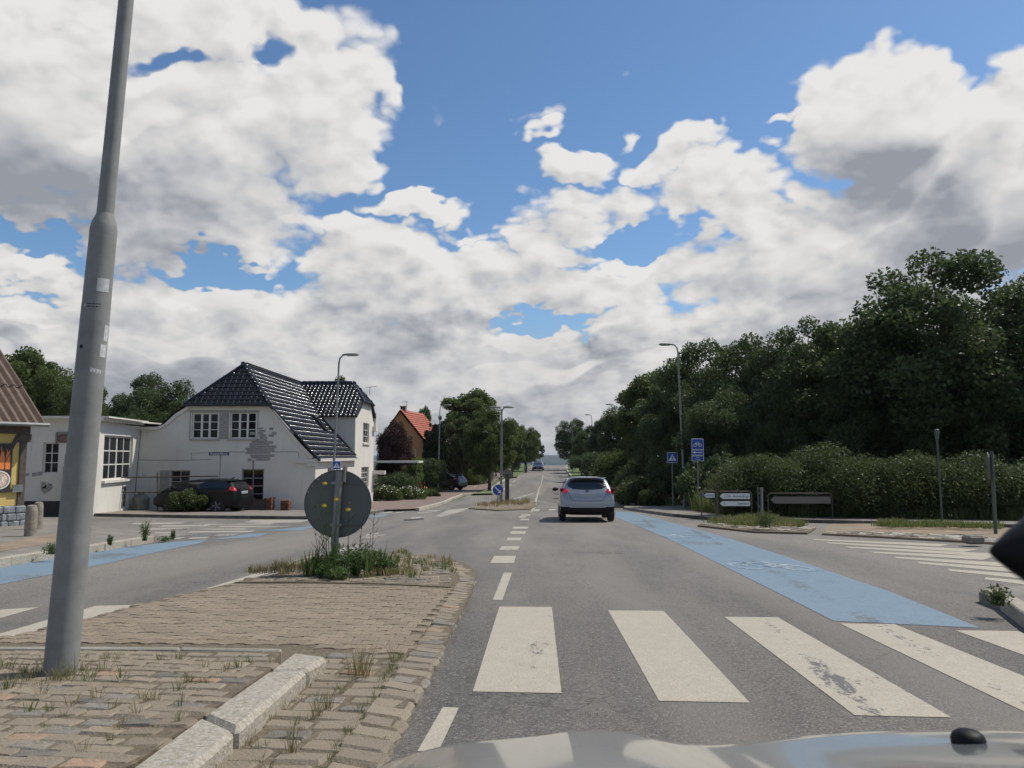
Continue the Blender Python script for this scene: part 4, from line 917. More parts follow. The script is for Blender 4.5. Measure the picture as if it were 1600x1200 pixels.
# big lamp post in the foreground: leans a little
pb, pj, pt = P(91, 1085, 4.94), P(169, 356, 4.98), P(203, -60, 5.0)
ax = (pt-pb).normalized(); zL = pb.copy()
lp = empty('leaning_lamp_post', (pb.x, pb.y, gz(pb.y)+.1), 0, 'large galvanised lamp post leaning slightly on the setts in the left foreground', 'lamp post')
def on(h): return pb+ax*h-lp.location
hj = (pj-pb).length
def pseg(h0, h1, r0, r1, nm='pole_section'):
    return MB().tube([on(h0), on(h1)], [r0, r1], 28).build(nm, M['galv'], lp, smooth=True)
def ht(py): return (P(91+(169-91)*(1085-py)/729, py, 4.96)-pb).length
pseg(-.15, ht(712), .096, .091); pseg(ht(712), ht(575), .089, .086); pseg(ht(575), ht(478), .0855, .084); pseg(ht(478), hj-.06, .083, .080)
MB().tube([on(hj-.06), on(hj-.02), on(hj+.03), on(hj+.07), on(hj+.09)], [.080, .081, .073, .056, .051], 28).build('collar', M['galv'], lp, smooth=True)
pseg(hj+.09, hj+4.2, .051, .037)
hd = MB(); e0 = on(hj+4.2); hd.tube([e0, e0+Vector((.2, .1, .2)), e0+Vector((1.0, .3, .28))], [.035, .035, .03], 10); hd.box((-.0, -.0, 0), (.001, .001, .001)); hd.build('bracket', M['galvd'], lp, smooth=True)
MB().box((.75, .15, .22), (1.5, .45, .34), M=Matrix.Translation(e0)).build('lantern', M['galvd'], lp, bevel=.04)
def sticker(py, dx, w, hgt, tilt=0, nm='sticker', m='sticker', ang=-.6):
    h = ht(py); r_ = .0925-.0125*min(1, h/hj)+.002; vs = []; nn = 7
    for j in (0, 1):
        for i in range(nn):
            a = ang+dx+(i/(nn-1)-.5)*w/r_; hh = h+hgt*(j-.5)+tilt*(i/(nn-1)-.5)
            p = on(hh); u = Vector((1, 0, 0)); v = Vector((0, -1, 0)); vs.append(p+u*math.sin(a)*r_+v*math.cos(a)*r_)
    mesh_obj(nm, vs, [(i, i+1, nn+i+1, nn+i) for i in range(nn-1)], M[m], lp)
sticker(448, 1.45, .075, .085); sticker(549, 1.95, .05, .08, 0); sticker(581, 1.55, .075, .024, -.012); sticker(521, 2.1, .04, .10); sticker(544, .3, .022, .022, m='signblack'); sticker(704, .4, .018, .022, m='signblack'); sticker(480, .25, .01, .022)
for py in (478, 482): sticker(py, .6, .13, .006, m='plinth', nm='tape_band')

def street_lamp(px_top, py_top, px_base, Y, label, arm=1.0, double=False, r=.062, group='street lamps', armlen=None):
    x = P(px_base, 700, Y).x; zt = P(px_top, py_top, Y).z; z0 = gz(Y)
    o = empty('street_lamp', (x, Y, z0), 0, label, 'street lamp', group); H = zt-z0; dx = P(px_top, 700, Y).x-x
    MB().tube([(0, 0, -.1), (0, 0, 1.1), (0, 0, 1.12), (dx*.6, 0, H*.6), (dx, 0, H-.35)], [r*1.35, r*1.3, r, r*.8, r*.6], 12).build('pole', M['galvd'], o, smooth=True)
    for s in ((arm, -arm) if double else (arm,)):
        L = armlen or .55
        MB().tube([(dx, 0, H-.4), (dx+.03*s, 0, H-.18), (dx+.16*s, 0, H-.03), (dx+.42*s, 0, H), (dx+L*s, 0, H)], [.038, .036, .034, .03, .03], 8).build('bracket', M['galvd'], o, smooth=True)
        mb = MB(); mb.tube([(dx+(L-.1)*s, 0, H), (dx+(L+.12)*s, 0, H+.01), (dx+(L+.5)*s, 0, H+.0), (dx+(L+.62)*s, 0, H-.01)], [.05, .1, .11, .04], 10)
        mb.v = [(a, b*1.35, H+(c-H)*.55) for a, b, c in mb.v]; hdd = mb.build('lamp_head', M['galvd'], o, smooth=True)
        MB().box((min(dx+(L+.1)*s, dx+(L+.5)*s), -.08, H-.066), (max(dx+(L+.1)*s, dx+(L+.5)*s), .08, H-.05)).build('lens', M['lamp'], hdd)
    return o
street_lamp(527, 554, 521, 34.0, 'tall slim street lamp rising in front of the white house', armlen=.25)
street_lamp(687, 633, 685, 70.0, 'street lamp by the dark red parked car', armlen=.4)
street_lamp(1062, 538, 1068, 38.0, 'tall street lamp standing in front of the trees beside the blue cycle signs', arm=-1, armlen=.3)
street_lamp(962, 632, 962, 75.0, 'street lamp above the roadside trees behind the white car', arm=-1, armlen=.3)
street_lamp(925, 648, 928, 96.0, 'most distant street lamp on the right with its head above the treetops', arm=-1, armlen=.2)
street_lamp(784, 636, 783, 48.0, 'double armed street lamp standing on the far traffic island', double=True, armlen=.15, r=.075, group=None)
street_lamp(820, 672, 820, 120.0, 'far street lamp among the avenue trees on the left of the road', armlen=.3)
street_lamp(895, 672, 895, 118.0, 'far street lamp in front of the round tree right of the road crest', arm=-1, armlen=.3)

# round sign seen from the back, near island
sx, sy = G(521, 902); sgn = empty('round_sign_from_behind', (sx, sy, gz(sy)), 0, 'large round grey sign seen from behind above green weeds on the near island', 'road sign')
cz = P(528, 787, sy).z-gz(sy); rr = 52/F*sy; cxo = P(528, 787, sy).x-sx
dsk = MB(); prof = [(rr-.006, -.014), (rr, -.008), (rr, .008), (rr-.006, .014)]
dsk.lathe([(0.001, -.006), (rr-.012, -.006), (rr-.010, -.014), (rr, -.014), (rr, .012), (rr-.01, .014), (.001, .014)], 56, c=(cxo, 0, cz), axis='y'); dsk.build('sign_disc', M['signback'], sgn)
top_off = P(533, 738, sy).x-sx
MB().tube([(0, -.05, -.2), (cxo*.5, -.05, cz*.5), (top_off-.01, -.05, cz+rr*.97)], [.052, .052, .05], 16).build('post', M['galvd'], sgn, smooth=True)
for dz in (-rr*.60, rr*.62):
    wv = math.sqrt(rr*rr-dz*dz)*.97; MB().box((cxo-wv, -.026, cz+dz-.012), (cxo+wv, -.008, cz+dz+.012)).build('stiffening_rail', M['signback'], sgn)
    MB().box((cxo-.075+.0, -.105, cz+dz-.02), (cxo+.075, -.0975, cz+dz+.02)).build('clamp', M['galvd'], sgn)
MB().tube([(top_off+.05, -.05, cz+rr*.65), (top_off+.055, -.05, cz+rr*1.0)], .025, 10).build('pipe_stub', M['galvd'], sgn, smooth=True)
MB().tube([(top_off, -.05, cz+rr*.97), (top_off, -.05, cz+rr*1.0)], .053, 16).build('post_cap', M['signblack'], sgn)

def ped_sign(px, py, size, Y, label, pole_px=None):
    c = P(px, py, Y); z0 = gz(Y); o = empty('crossing_sign', (c.x, Y, z0), 0, label, 'road sign', 'blue pedestrian crossing signs'); cz_ = c.z-z0; s = size/2
    MB().tube([(0, .03, -.1), (0, .03, cz_+s)], .03, 8).build('post', M['galvd'], o, smooth=True)
    MB().box((-s, -.012, cz_-s), (s, -.0, cz_+s)).build('edge', M['signwhite'], o)
    MB().box((-s+.02, -.016, cz_-s+.02), (s-.02, -.0125, cz_+s-.02)).build('sign_face', M['signblue'], o)
    t = s*.80
    MB().add([(-t, -.019, cz_-t*.75), (t, -.019, cz_-t*.75), (0, -.019, cz_+t*.85)], [(0, 1, 2)]).build('triangle', M['signwhite'], o)
    mb = MB(); k = s*.5                                 # walking figure
    def q(a, b, w=.09): 
        d = Vector((b[0]-a[0], b[1]-a[1])).normalized(); nx, nz = -d.y*w*k, d.x*w*k
        mb.add([(a[0]*k+nx, -.021, cz_+a[1]*k+nz), (a[0]*k-nx, -.021, cz_+a[1]*k-nz), (b[0]*k-nx, -.021, cz_+b[1]*k-nz), (b[0]*k+nx, -.021, cz_+b[1]*k+nz)], [(0, 1, 2, 3)])
    q((0, .55), (0, -.2), .14); q((0, -.2), (-.4, -1.0)); q((0, -.2), (.35, -1.0)); q((0, .4), (-.4, -.0)); q((0, .4), (.35, .05)); mb.add([(.13*k*math.cos(a), -.021, cz_+.75*k+.13*k*math.sin(a)) for a in [i*.785 for i in range(8)]], [tuple(range(8))])
    mb.build('walking_figure', M['signtext'], o); return o
ped_sign(1050.5, 715, .50, 38.5, 'blue pedestrian crossing sign standing left of the tall lamp in front of the trees')
ped_sign(526, 727, .36, 33.2, 'blue pedestrian crossing sign showing above the round grey sign')
# stacked blue cycle route sign
Y = 34.0; c = P(1090, 703, Y); o = empty('cycle_route_sign', (c.x, Y, gz(Y)), 0, 'stacked blue cycle route sign with bicycle and left arrow in front of the trees', 'road sign'); z0 = gz(Y)
MB().tube([(0, .04, -.1), (0, .04, P(1090, 686, Y).z-z0)], .028, 8).build('post', M['galvd'], o, smooth=True)
hw = 9.3/F*Y
def zz(py): return P(1090, py, Y).z-z0
for (ya, yb) in ((685.5, 702.5), (703, 711.5), (712, 720.5)):
    MB().box((-hw, -.012, zz(yb)), (hw, 0, zz(ya))).build('edge', M['signwhite'], o, bevel=.004); MB().box((-hw+.02, -.017, zz(yb)+.02), (hw-.02, -.0125, zz(ya)-.02)).build('sign_face', M['signblue'], o)
mb = MB()
for p in bicycle(.17, .055): mb.add([(x, -.02, zz(695.5)+y) for x, y in p], [(0, 1, 2, 3)])
mb.build('bicycle_symbol', M['signwhite'], o)
za_ = zz(707.2); MB().add([(-hw*.8, -.02, za_), (-hw*.45, -.02, za_+.065), (-hw*.45, -.02, za_+.017), (hw*.8, -.02, za_+.017), (hw*.8, -.02, za_-.017), (-hw*.45, -.02, za_-.017), (-hw*.45, -.02, za_-.065)], [tuple(range(7))]).build('arrow', M['signwhite'], o)
textmesh('lettering', 'Mod', .075, at(0, -.02, zz(714.6)) @ FACE, 'signwhite', o); textmesh('lettering', 'Holbæk', .075, at(0, -.02, zz(717.8)) @ FACE, 'signwhite', o)
# keep-right sign and the back of a board on the far island
bx = base(778, 792.5); c = P(777.8, 765.5, bx.y); o = empty('keep_right_sign', bx, 0, 'round blue sign with white diagonal arrow on the far traffic island', 'road sign'); cz_ = c.z-bx.z; r_ = 8.6/F*bx.y
MB().tube([(0, .03, -.1), (0, .03, cz_+r_*.6)], .03, 8).build('post', M['galvd'], o, smooth=True)
MB().lathe([(.001, -.012), (r_, -.012), (r_, .006), (.001, .006)], 32, c=(0, 0, cz_), axis='y').build('edge', M['signwhite'], o)
MB().lathe([(.001, -.018), (r_-.015, -.018), (r_-.015, -.0125), (.001, -.0125)], 32, c=(0, 0, cz_), axis='y').build('sign_face', M['signblue'], o)
mb = MB(); k = r_
pts = [(-.62, .55), (-.50, .68), (.28, -.12), (.52, .12), (.66, -.66), (-.14, -.50), (.12, -.27)]
pts = [(-.66, .56), (-.52, .70), (.30, -.18), (.50, .04), (.60, -.62), (-.08, -.50), (.16, -.32)]
mb.add([(x*k, -.022, cz_+z*k) for x, z in pts], [tuple(range(len(pts)))]).build('arrow', M['signwhite'], o)
bx = base(792.5, 786); o = empty('round_sign_from_behind', bx, 0, 'smaller round grey sign seen from behind on a wide dark post on the far island', 'road sign'); Yv = bx.y
cz_ = P(793, 741, Yv).z-bx.z; r_ = 7.8/F*Yv
MB().lathe([(.001, -.012), (r_, -.012), (r_, .012), (.001, .012)], 32, c=(.02, 0, cz_), axis='y').build('sign_disc', mat("warm_grey_sign_back", (.17, .16, .155), .6), o)
MB().box((-.13, -.10, .1), (.13, -.02, cz_+r_*.2)).build('board_post', mat("brown_grey_board", (.075, .065, .06), .7), o, bevel=.02)
MB().box((-.1, -.08, -.1), (.1, -.03, .1)).build('foot', M['galvd'], o)
# street name sign
bx = P(342, 799, 32.6); bx.z = gz(32.6)+.05; o = empty('street_name_sign', bx, 0, 'thin post with a dark blue street name plate in front of the white house', 'street sign'); Yv = bx.y
zt = P(342, 709, Yv).z-bx.z; x0, x1 = P(326.5, 709, Yv).x-bx.x, P(358, 709, Yv).x-bx.x; hh = 5.2/F*Yv
MB().tube([(0, 0, -.1), (0, 0, zt-hh*.4)], .028, 8).build('post', M['galvd'], o, smooth=True)
pl = MB().box((x0, -.012, zt-hh/2), (x1, .012, zt+hh/2)).build('name_plate', mat("dark_blue_plate", (.012, .03, .10), .4), o, bevel=.004); textmesh('lettering', 'Rosenkildevej', .125, at((x0+x1)/2, -.0135, zt) @ FACE, 'signwhite', pl)
# direction signs in hoops
def hoop_sign(xa, ya, xb, yb, Yv, plates, label, m='signwhite', dark=1, tx='signtext', ytop=None):
    a = P(xa, ya, Yv); b = P(xb, ya, Yv); z0 = gz(Yv); cx_ = (a.x+b.x)/2; W_ = (b.x-a.x)/2; o = empty('direction_sign', (cx_, Yv, z0), 0, label, 'direction sign', 'low direction signs in tubular frames'); H_ = a.z-z0
    MB().tube([(-W_, .02, -.1), (-W_, .02, H_-.06), (-W_+.06, .02, H_), (W_-.06, .02, H_), (W_, .02, H_-.06), (W_, .02, -.1)], .022, 8).build('tubular_frame', M['timber'], o, smooth=True)
    for (pa, pb_, s, num, mm, tcol) in plates:
        z1, z0_ = P(xa, pa, Yv).z-z0, P(xa, pb_, Yv).z-z0; zm = (z1+z0_)/2; hh_ = (z1-z0_)/2; x0_, x1_ = -W_+.04, W_-.04; tp = hh_*1.1
        for ins, yy, mt in ((0, -.012, 'signblack'), (.018, -.015, mm)):
            i_ = ins; ol = [(x0_+i_*1.5, zm), (x0_+tp+i_*.4, z0_+i_), (x1_-i_, z0_+i_), (x1_-i_, z1-i_), (x0_+tp+i_*.4, z1-i_)]; n_ = 5
            MB().add([(x, yy, z) for x, z in ol]+[(x, yy+(.012 if not ins else .002), z) for x, z in ol], [tuple(range(n_)), tuple(range(2*n_-1, n_-1, -1))]+[(i, n_+i, n_+(i+1) % n_, (i+1) % n_) for i in range(n_)]).build('edge' if not ins else 'plate', M[mt] if isinstance(mt, str) else mt, o)
        if s: textmesh('lettering', s, hh_*1.15, at(x1_-.06, -.019, zm) @ FACE, tcol, o, align='RIGHT', sx=.92)
        if num: textmesh('numeral', num, hh_*1.1, at(x0_+tp+.04, -.019, zm) @ FACE, tcol, o, align='LEFT')
    return o
hoop_sign(1096, 767.5, 1119, 780, 27.0, [(769.5, 778.5, 'Roskildevej', '', 'signwhite', 'signblue')], 'small white direction sign with blue lettering, leftmost in the grass by the lamp')
hoop_sign(1121, 768, 1174, 795, 26.6, [(770, 780.5, 'Sdr. Asmindrup', '3', 'signwhite', 'signtext'), (782, 791.5, 'Ugerløse', '5', 'signwhite', 'signtext')], 'pair of white arrow signs naming Sdr. Asmindrup in one tubular frame')
hoop_sign(1200, 771, 1300, 800, 26.4, [(775, 787.5, '', '', mat("faded_brown_sign", (.16, .14, .12), .6), 'signtext')], 'long faded arrow sign in a tubular frame in front of the dark hedge')
bx = base(1190, 822); o = empty('edge_on_sign', bx, 0, 'sign seen edge on with twin grey posts on the grassy island', 'road sign'); H_ = P(1190, 762, bx.y).z-bx.z
MB().tube([(0, 0, -.1), (.02, 0, H_)], .045, 10).build('post', M['galv'], o, smooth=True); MB().box((-.09, -.25, H_*.35), (-.065, .25, H_*.99)).build('sign_plate', M['greenpost'], o); o.rotation_euler = (0, 0, R(-17.5))
for hh_ in (.5, .85): MB().box((-.07, -.03, H_*hh_-.02), (.0, .03, H_*hh_+.02)).build('clamp', M['galvd'], o)
bx = base(1556, 836); o = empty('edge_on_sign', bx, 0, 'green grey sign post with a narrow edge on sign at the far right', 'road sign'); H_ = P(1549, 705, bx.y).z-bx.z; dx = P(1549, 705, bx.y).x-bx.x
MB().tube([(0, 0, -.1), (dx, 0, H_)], .04, 12).build('post', M['greenpost'], o, smooth=True)
mb = MB().lathe([(.001, -.012), (.34, -.012), (.34, .012), (.001, .012)], 28, axis='x'); ca_, sa_ = math.cos(R(-27)), math.sin(R(-27)); mb.v = [(x*ca_-y*sa_+dx*.9-.10, x*sa_+y*ca_, z+H_-.36) for x, y, z in mb.v]; mb.build('sign_disc', M['signback'], o)
bx = base(1473, 824); o = empty('thin_steel_post', bx, 0, 'thin grey post with small lantern head in front of the long hedge on the right', 'post'); H_ = P(1470, 672, bx.y).z-bx.z
MB().tube([(0, 0, -.1), (-.04, 0, H_-.3)], .028, 8).build('post', M['greenpost'], o, smooth=True); MB().lathe([(.03, H_-.3), (.045, H_-.25), (.07, H_), (.04, H_+.03)], 10, c=(-.04, 0, 0)).build('post_head', M['greenpost'], o)
# bollards
for i, (px, py, pt_, lab) in enumerate([((47), 845, 789, 'front stone bollard with rounded top on the left corner pavement'), (58, 833, 784, 'stone bollard half hidden behind the front bollard')]):
    bx = base(px, py); bx.z += .1; H_ = P(px, pt_, bx.y).z-bx.z; r_ = (.118 if i == 0 else .11)
    o = MB().lathe([(r_*1.08, -.1), (r_*1.05, .02), (r_, H_-.12), (r_*.98, H_-.08), (r_*.8, H_-.02), (r_*.45, H_), (.002, H_+.005)], 20).build('bollard', M['concrete'], smooth=True)
    o.location = bx; tag(o, lab, 'bollard', 'stone bollards on the left pavement')
# railing in front of the house
rail = empty('pipe_railing', (-15.5, 33.6, gz(33.6)), 0, 'dark pipe railing running in front of the white house extension', 'railing'); RY_ = 33.4
def rp(px, py): v = P(px, py, RY_); return Vector((v.x+15.5, RY_-33.6, v.z-gz(33.6)))
for (a, b) in (((150, 746.5), (341, 744)), ((150, 769.5), (250, 769))): MB().tube([rp(*a), rp(*b)], .028, 8).build('rail', M['timber'], rail)
for px, pt_ in ((187, 746), (246, 738), (295, 745)): MB().tube([rp(px, pt_), rp(px, 797)], .03, 8).build('post', M['timber'], rail)
o = MB().box((-.28, -.25, 0), (.28, .25, 1.35)).build('gate_pillar', M['timber'], bevel=.02); v = P(152, 745, 31.6); o.location = (v.x-.15, 30.0, gz(30)-.0); o.scale = (.75, .8, 1.38); tag(o, 'dark square pillar at the end of the railing beside the lit white wall', 'pillar')
o = MB().tube([(0, 0, 0), (0, 0, 1.8), (0, 0, 3.5)], .02, 6).build('leaning_pole', M['timber']); o.location = (P(209, 780, 34.3).x, 34.3, gz(34.3)); o.rotation_euler = (0, R(3), 0); tag(o, 'thin dark pole leaning at the inner corner of the white walls', 'pole')
o = MB().lathe([(.30, 0), (.33, .1), (.34, .55), (.26, .66), (.12, .70), (.12, .78), (.002, .8)], 16).build('covered_barrel', mat("dull_grey_tarp", (.16, .16, .15), .8, var=.3, vscale=4, bump=.8, bscale=9)); o.location = (P(220, 790, 34.2).x, 34.2, gz(34.2)+.05); tag(o, 'grey covered barrel against the white wall behind the railing', 'barrel')

# brick stacks beside the parked car
for (xa, xb, yt, Yb, lab) in [(416, 428.5, 776, 34.2, 'narrow stack of old bricks beside the car'), (438, 455, 781, 34.0, 'wide stack of red bricks at the white house corner')]:
    a, b = P(xa, 798, Yb), P(xb, yt, Yb); z0 = gz(Yb)+.06; o = empty('brick_stack', ((a.x+b.x)/2, Yb, z0), 0, lab, 'brick stack', 'stacks of bricks'); W_ = b.x-a.x; H_ = b.z-z0
    me = sett_mesh(.115, .23, .06, 3, .003); me.name = 'brick'; me.materials.append(M['brick']); nj = int(H_/.066); ni = max(2, int(W_/.122))
    for j in range(nj):
        for i in range(ni):
            for kk in range(2):
                if j == nj-1 and random.random() < .5: continue
                if j < nj-1 and i not in (0, ni-1) and kk == 1: continue
                q = bpy.data.objects.new('brick', me); C.objects.link(q); q.parent = o; q.location = ((i-(ni-1)/2)*.122+random.uniform(-.008, .008), kk*.24-.1+random.uniform(-.015, .015), .06+j*.066); q.rotation_euler = (0, 0, R(random.uniform(-3, 3)))
o = empty('planter_trough', (P(402, 795, 34.4).x, 34.4, gz(34.4)+.05), 0, 'long dark trough of rubble under the right ground floor window', 'trough')
MB().box((-.52, -.2, 0), (.52, .2, .42)).build('trough_body', M['timber'], o, bevel=.02)
mb = MB()
for _ in range(26): x, y = random.uniform(-.45, .45), random.uniform(-.14, .14); mb.box((x-.07, y-.05, .40), (x+.07, y+.05, random.uniform(.45, .56)))
mb.build('rubble', M['brick'], o)

# ------------------------------------------------------------------ foliage builders
def leaf_mesh(name, pts, size, m, up=.25, asp=.62, flat=0., norms=None):
    """one quad per leaf at each point, random orientation"""
    n = len(pts); pts = np.asarray(pts, dtype=np.float64); s = size*rng.uniform(.65, 1.3, n)
    d = rng.normal(size=(n, 3)); d /= np.linalg.norm(d, axis=1)[:, None]
    nn = rng.normal(size=(n, 3)); nn[:, 2] += up*3
    if norms is not None: nn = nn*.8+norms*1.2
    nn /= np.linalg.norm(nn, axis=1)[:, None]
    u = np.cross(nn, d); u /= np.linalg.norm(u, axis=1)[:, None]+1e-9; v = np.cross(nn, u)
    a = u*s[:, None]*.5; b = v*s[:, None]*.5*asp
    P4 = np.stack([pts-a, pts-b+a*.1, pts+a, pts+b+a*.1], 1).reshape(-1, 3)
    me = bpy.data.meshes.new(name); me.vertices.add(4*n); me.vertices.foreach_set('co', P4.ravel().astype(np.float32))
    me.loops.add(4*n); me.loops.foreach_set('vertex_index', np.arange(4*n, dtype=np.int32))
    me.polygons.add(n); me.polygons.foreach_set('loop_start', np.arange(0, 4*n, 4, dtype=np.int32))
    me.update(calc_edges=True); me.materials.append(M[m] if isinstance(m, str) else m); return me
def blob_points(c, r, n, shell=.55, squash=1.0):
    d = rng.normal(size=(n, 3)); d /= np.linalg.norm(d, axis=1)[:, None]
    rad = (shell+(1-shell)*rng.random(n)**.7)[:, None]
    p = d*rad*np.array([r, r, r*squash]); return p+np.array(c)
def crown_points(H, Rr, base_h, n, seed, clumps=70, shape='round', clump=.24):
    st = np.random.default_rng(seed); cs = []
    for _ in range(clumps*6):
        p = st.normal(size=3); p /= np.linalg.norm(p); p *= st.random()**.36
        if shape == 'round': w = 1
        else: w = 1
        t = (p[2]+1)/2
        if shape == 'cone': k = (1-t)**.75+.05
        elif shape == 'column': k = min(1, (1-t)*2.6+.12)*min(1, t*4+.5)
        elif shape == 'birch': k = (1-t*.62)
        else: k = 1
        q = np.array([p[0]*Rr*k, p[1]*Rr*k, base_h+(H-base_h)*t]); cs.append((q, st.uniform(.6, 1.25)*clump*Rr*(k*.55+.45)))
        if len(cs) >= clumps: break
    out = []; per = n//len(cs)
    for q, r in cs: out.append(blob_points(q, r, int(per*(r/(clump*Rr))**1.5)+6, .35, .8))
    return np.concatenate(out), cs
def tree_proto(name, H, Rr, base_h, n, leaf, m, seed, clumps=70, shape='round', clump=.24, trunk_r=.22, loc=(0,0,0), label=None, group=None, cat='tree'):
    o = empty(name, loc, 0, label, cat, group); pts, cs = crown_points(H, Rr, base_h, n, seed, clumps, shape, clump)
    cr = bpy.data.objects.new('crown', leaf_mesh('crown', pts, leaf, m)); C.objects.link(cr); cr.parent = o
    mb = MB(); st = random.Random(seed)
    mb.tube([(0, 0, -.3), (.03, 0, base_h*.5), (-.04, .05, base_h), (.06, 0, base_h+(H-base_h)*.45), (0, 0, base_h+(H-base_h)*.85)], [trunk_r*1.25, trunk_r, trunk_r*.85, trunk_r*.5, trunk_r*.1], 9)
    for q, r in st.sample(cs, min(16, len(cs))):
        hh = min(max(base_h*.8, q[2]-Rr*.7), H*.8); mid = (q[0]*.5, q[1]*.5, (hh+q[2])/2+.1)
        mb.tube([(0, 0, hh), mid, tuple(q)], [trunk_r*.38, trunk_r*.2, trunk_r*.06], 5, cap=False)
    mb.build('trunk', M['bark'], o, smooth=True); return o
def place(proto, x, y, z, s=1.0, sz=None, rz=None, label=None, group='__', leaf=None, name=None):
    o = copy_tree(proto); o.location = (x, y, z); o.scale = (s, s, sz or s); o.rotation_euler = (0, 0, random.uniform(0, 6.28) if rz is None else rz)
    if label: o['label'] = label
    if group is None:
        if 'group' in o: del o['group']
    elif group != '__': o['group'] = group
    if name: o.name = name
    if leaf:
        for ch in o.children:
            if ch.name.startswith('crown') or ch.name.startswith('foliage'):
                ch.data = ch.data.copy(); ch.data.materials.clear(); ch.data.materials.append(M[leaf])
    return o
TP = [tree_proto('leafy_tree', 9, 3.6, 1.6, 62000, .17, 'leaf_dark', 11, 120), tree_proto('leafy_tree', 8, 3.4, .8, 56000, .17, 'leaf_dark', 22, 95, clump=.28), tree_proto('leafy_tree', 9, 3.2, 2.0, 30000, .24, 'leaf', 33, 60, clump=.26)]
used = set()
def tree(i, px, py_top, Y, wpx, label, leaf=None, group='trees right of the road', zoff=0, name='leafy_tree', base_px=None):
    """crown centre at px, top at py_top, distance Y, crown width in the photograph wpx"""
    pr = TP[i]; H = (9, 8, 9)[i]; Rr = (3.6, 3.4, 3.2)[i]; x = P(px, 700, Y).x; zt = P(px, py_top, Y).z; z0 = gz(Y)+zoff; s = wpx/2*Y/F/Rr; sz = (zt-z0)/H*.95
    if i not in used and leaf is None: used.add(i); pr.location = (x, Y, z0); pr.scale = (s, s, sz); pr['label'] = label; pr['group'] = group; pr.rotation_euler = (0, 0, 1.0); return pr
    return place(pr, x, Y, z0, s, sz, None, label, group, leaf, name)
RT = 'trees along the right of the road'
tree(0, 1485, 392, 36, 350, 'large dark tree at the far right rising highest above the hedge', group=RT)
tree(1, 1340, 492, 41, 210, 'dark tree just left of the large right hand tree behind the hedge', group=RT)
tree(0, 1650, 420, 37, 240, 'dark tree cut off by the right edge of the view', group=RT)
tree(0, 1265, 494, 39, 190, 'dark tree whose top shows above the middle of the bramble hedge', group=RT)
tree(1, 1185, 508, 42, 190, 'dark tree behind the stacked blue cycle signs, right of the tall lamp', group=RT)
tree(0, 1118, 520, 46, 170, 'dark tree directly behind the tall street lamp', group=RT)
tree(1, 1065, 550, 52, 150, 'tree whose sloping crown stands left of the tall street lamp', group=RT)
tree(2, 1022, 580, 60, 120, 'lighter green tree between the two right hand street lamps', group=RT)
tree(1, 987, 612, 70, 95, 'small tree just right of the second street lamp', group=RT)
tree(2, 945, 652, 92, 66, 'low tree below the distant lamp head above the white car', 'leaf_dark', group=RT)
tree(0, 893, 652, 128, 56, 'round dark tree beside the crest of the road on the right', group=RT)
tree(1, 915, 668, 115, 46, 'dark tree behind the round tree right of the crest', group=RT)
tree(0, 1560, 440, 46, 240, 'dark tree in the second row behind the large right hand tree', group=RT); tree(1, 1400, 470, 48, 170, 'dark tree in the second row between the large tree and the hedge top', group=RT)
tree(1, 1450, 560, 36, 190, 'low dark tree directly under the large right hand crown', group=RT); tree(1, 1300, 560, 37, 170, 'low dark tree above the bramble hedge crest', group=RT)
tree(1, 1220, 590, 38, 150, 'low dark tree right of the cycle signs', group=RT); tree(1, 1130, 600, 38.5, 140, 'low dark tree behind the cycle route sign', group=RT)
tree(1, 1590, 560, 35, 190, 'low dark tree at the right edge above the hedge', group=RT); tree(1, 1055, 620, 46, 110, 'low dark tree behind the small crossing sign', group=RT)
# left avenue and garden trees
LT = 'trees left of the road'
tree(2, 742, 607, 88, 110, 'tall rounded tree standing highest on the left of the road', 'leaf', group=LT)
tree(0, 765, 632, 72, 84, 'roadside tree with a bare trunk between cycle path and road', 'leaf', group=LT)
tree(2, 722, 650, 82, 60, 'drooping grey green tree beside the tall conifers', 'leaf_pale', group=LT)
tree(2, 664, 634, 105, 34, 'slender tree behind the red roofed house', 'leaf', group=LT)
tree(2, 800, 655, 100, 46, 'avenue tree behind the double armed lamp', 'leaf', group=LT); tree(0, 822, 662, 118, 46, 'avenue tree nearest the crest left of the road', 'leaf', group=LT); tree(2, 836, 672, 135, 30, 'small avenue tree at the crest behind the oncoming car', 'leaf_dark', group=LT)
tree(0, 252, 578, 58, 130, 'broad dark tree behind the left slope of the white house roof', 'leaf_dark', group=LT); tree(2, 30, 542, 62, 150, 'large tree behind the yellow house roof', 'leaf', group=LT); tree(0, 128, 590, 56, 90, 'tree half hidden behind the big lamp post', 'leaf', group=LT); tree(1, 205, 625, 54, 70, 'low dark tree above the flat roof right of the lamp post', 'leaf_dark', group=LT); tree(0, 80, 572, 60, 110, 'tree behind the flat roofed extension left of the lamp post', 'leaf', group=LT)
tree(1, 60, 560, 70, 160, 'tree in the second row behind the yellow house', 'leaf', group=LT); tree(1, 240, 600, 66, 150, 'dark tree in the second row behind the white house', 'leaf_dark', group=LT); tree(1, 182, 610, 66, 90, 'lower tree just right of the big lamp post', 'leaf_dark', group=LT); tree(2, 528, 587, 68, 66, 'tree top showing above the wing roof of the white house', 'leaf', group=LT); tree(1, -60, 560, 50, 150, 'dark tree at the far left edge', 'leaf', group=LT)
tree(1, 614, 650, 62, 58, 'copper beech with dark purple leaves beside the white house', 'leaf_copper', group=None, name='copper_beech')
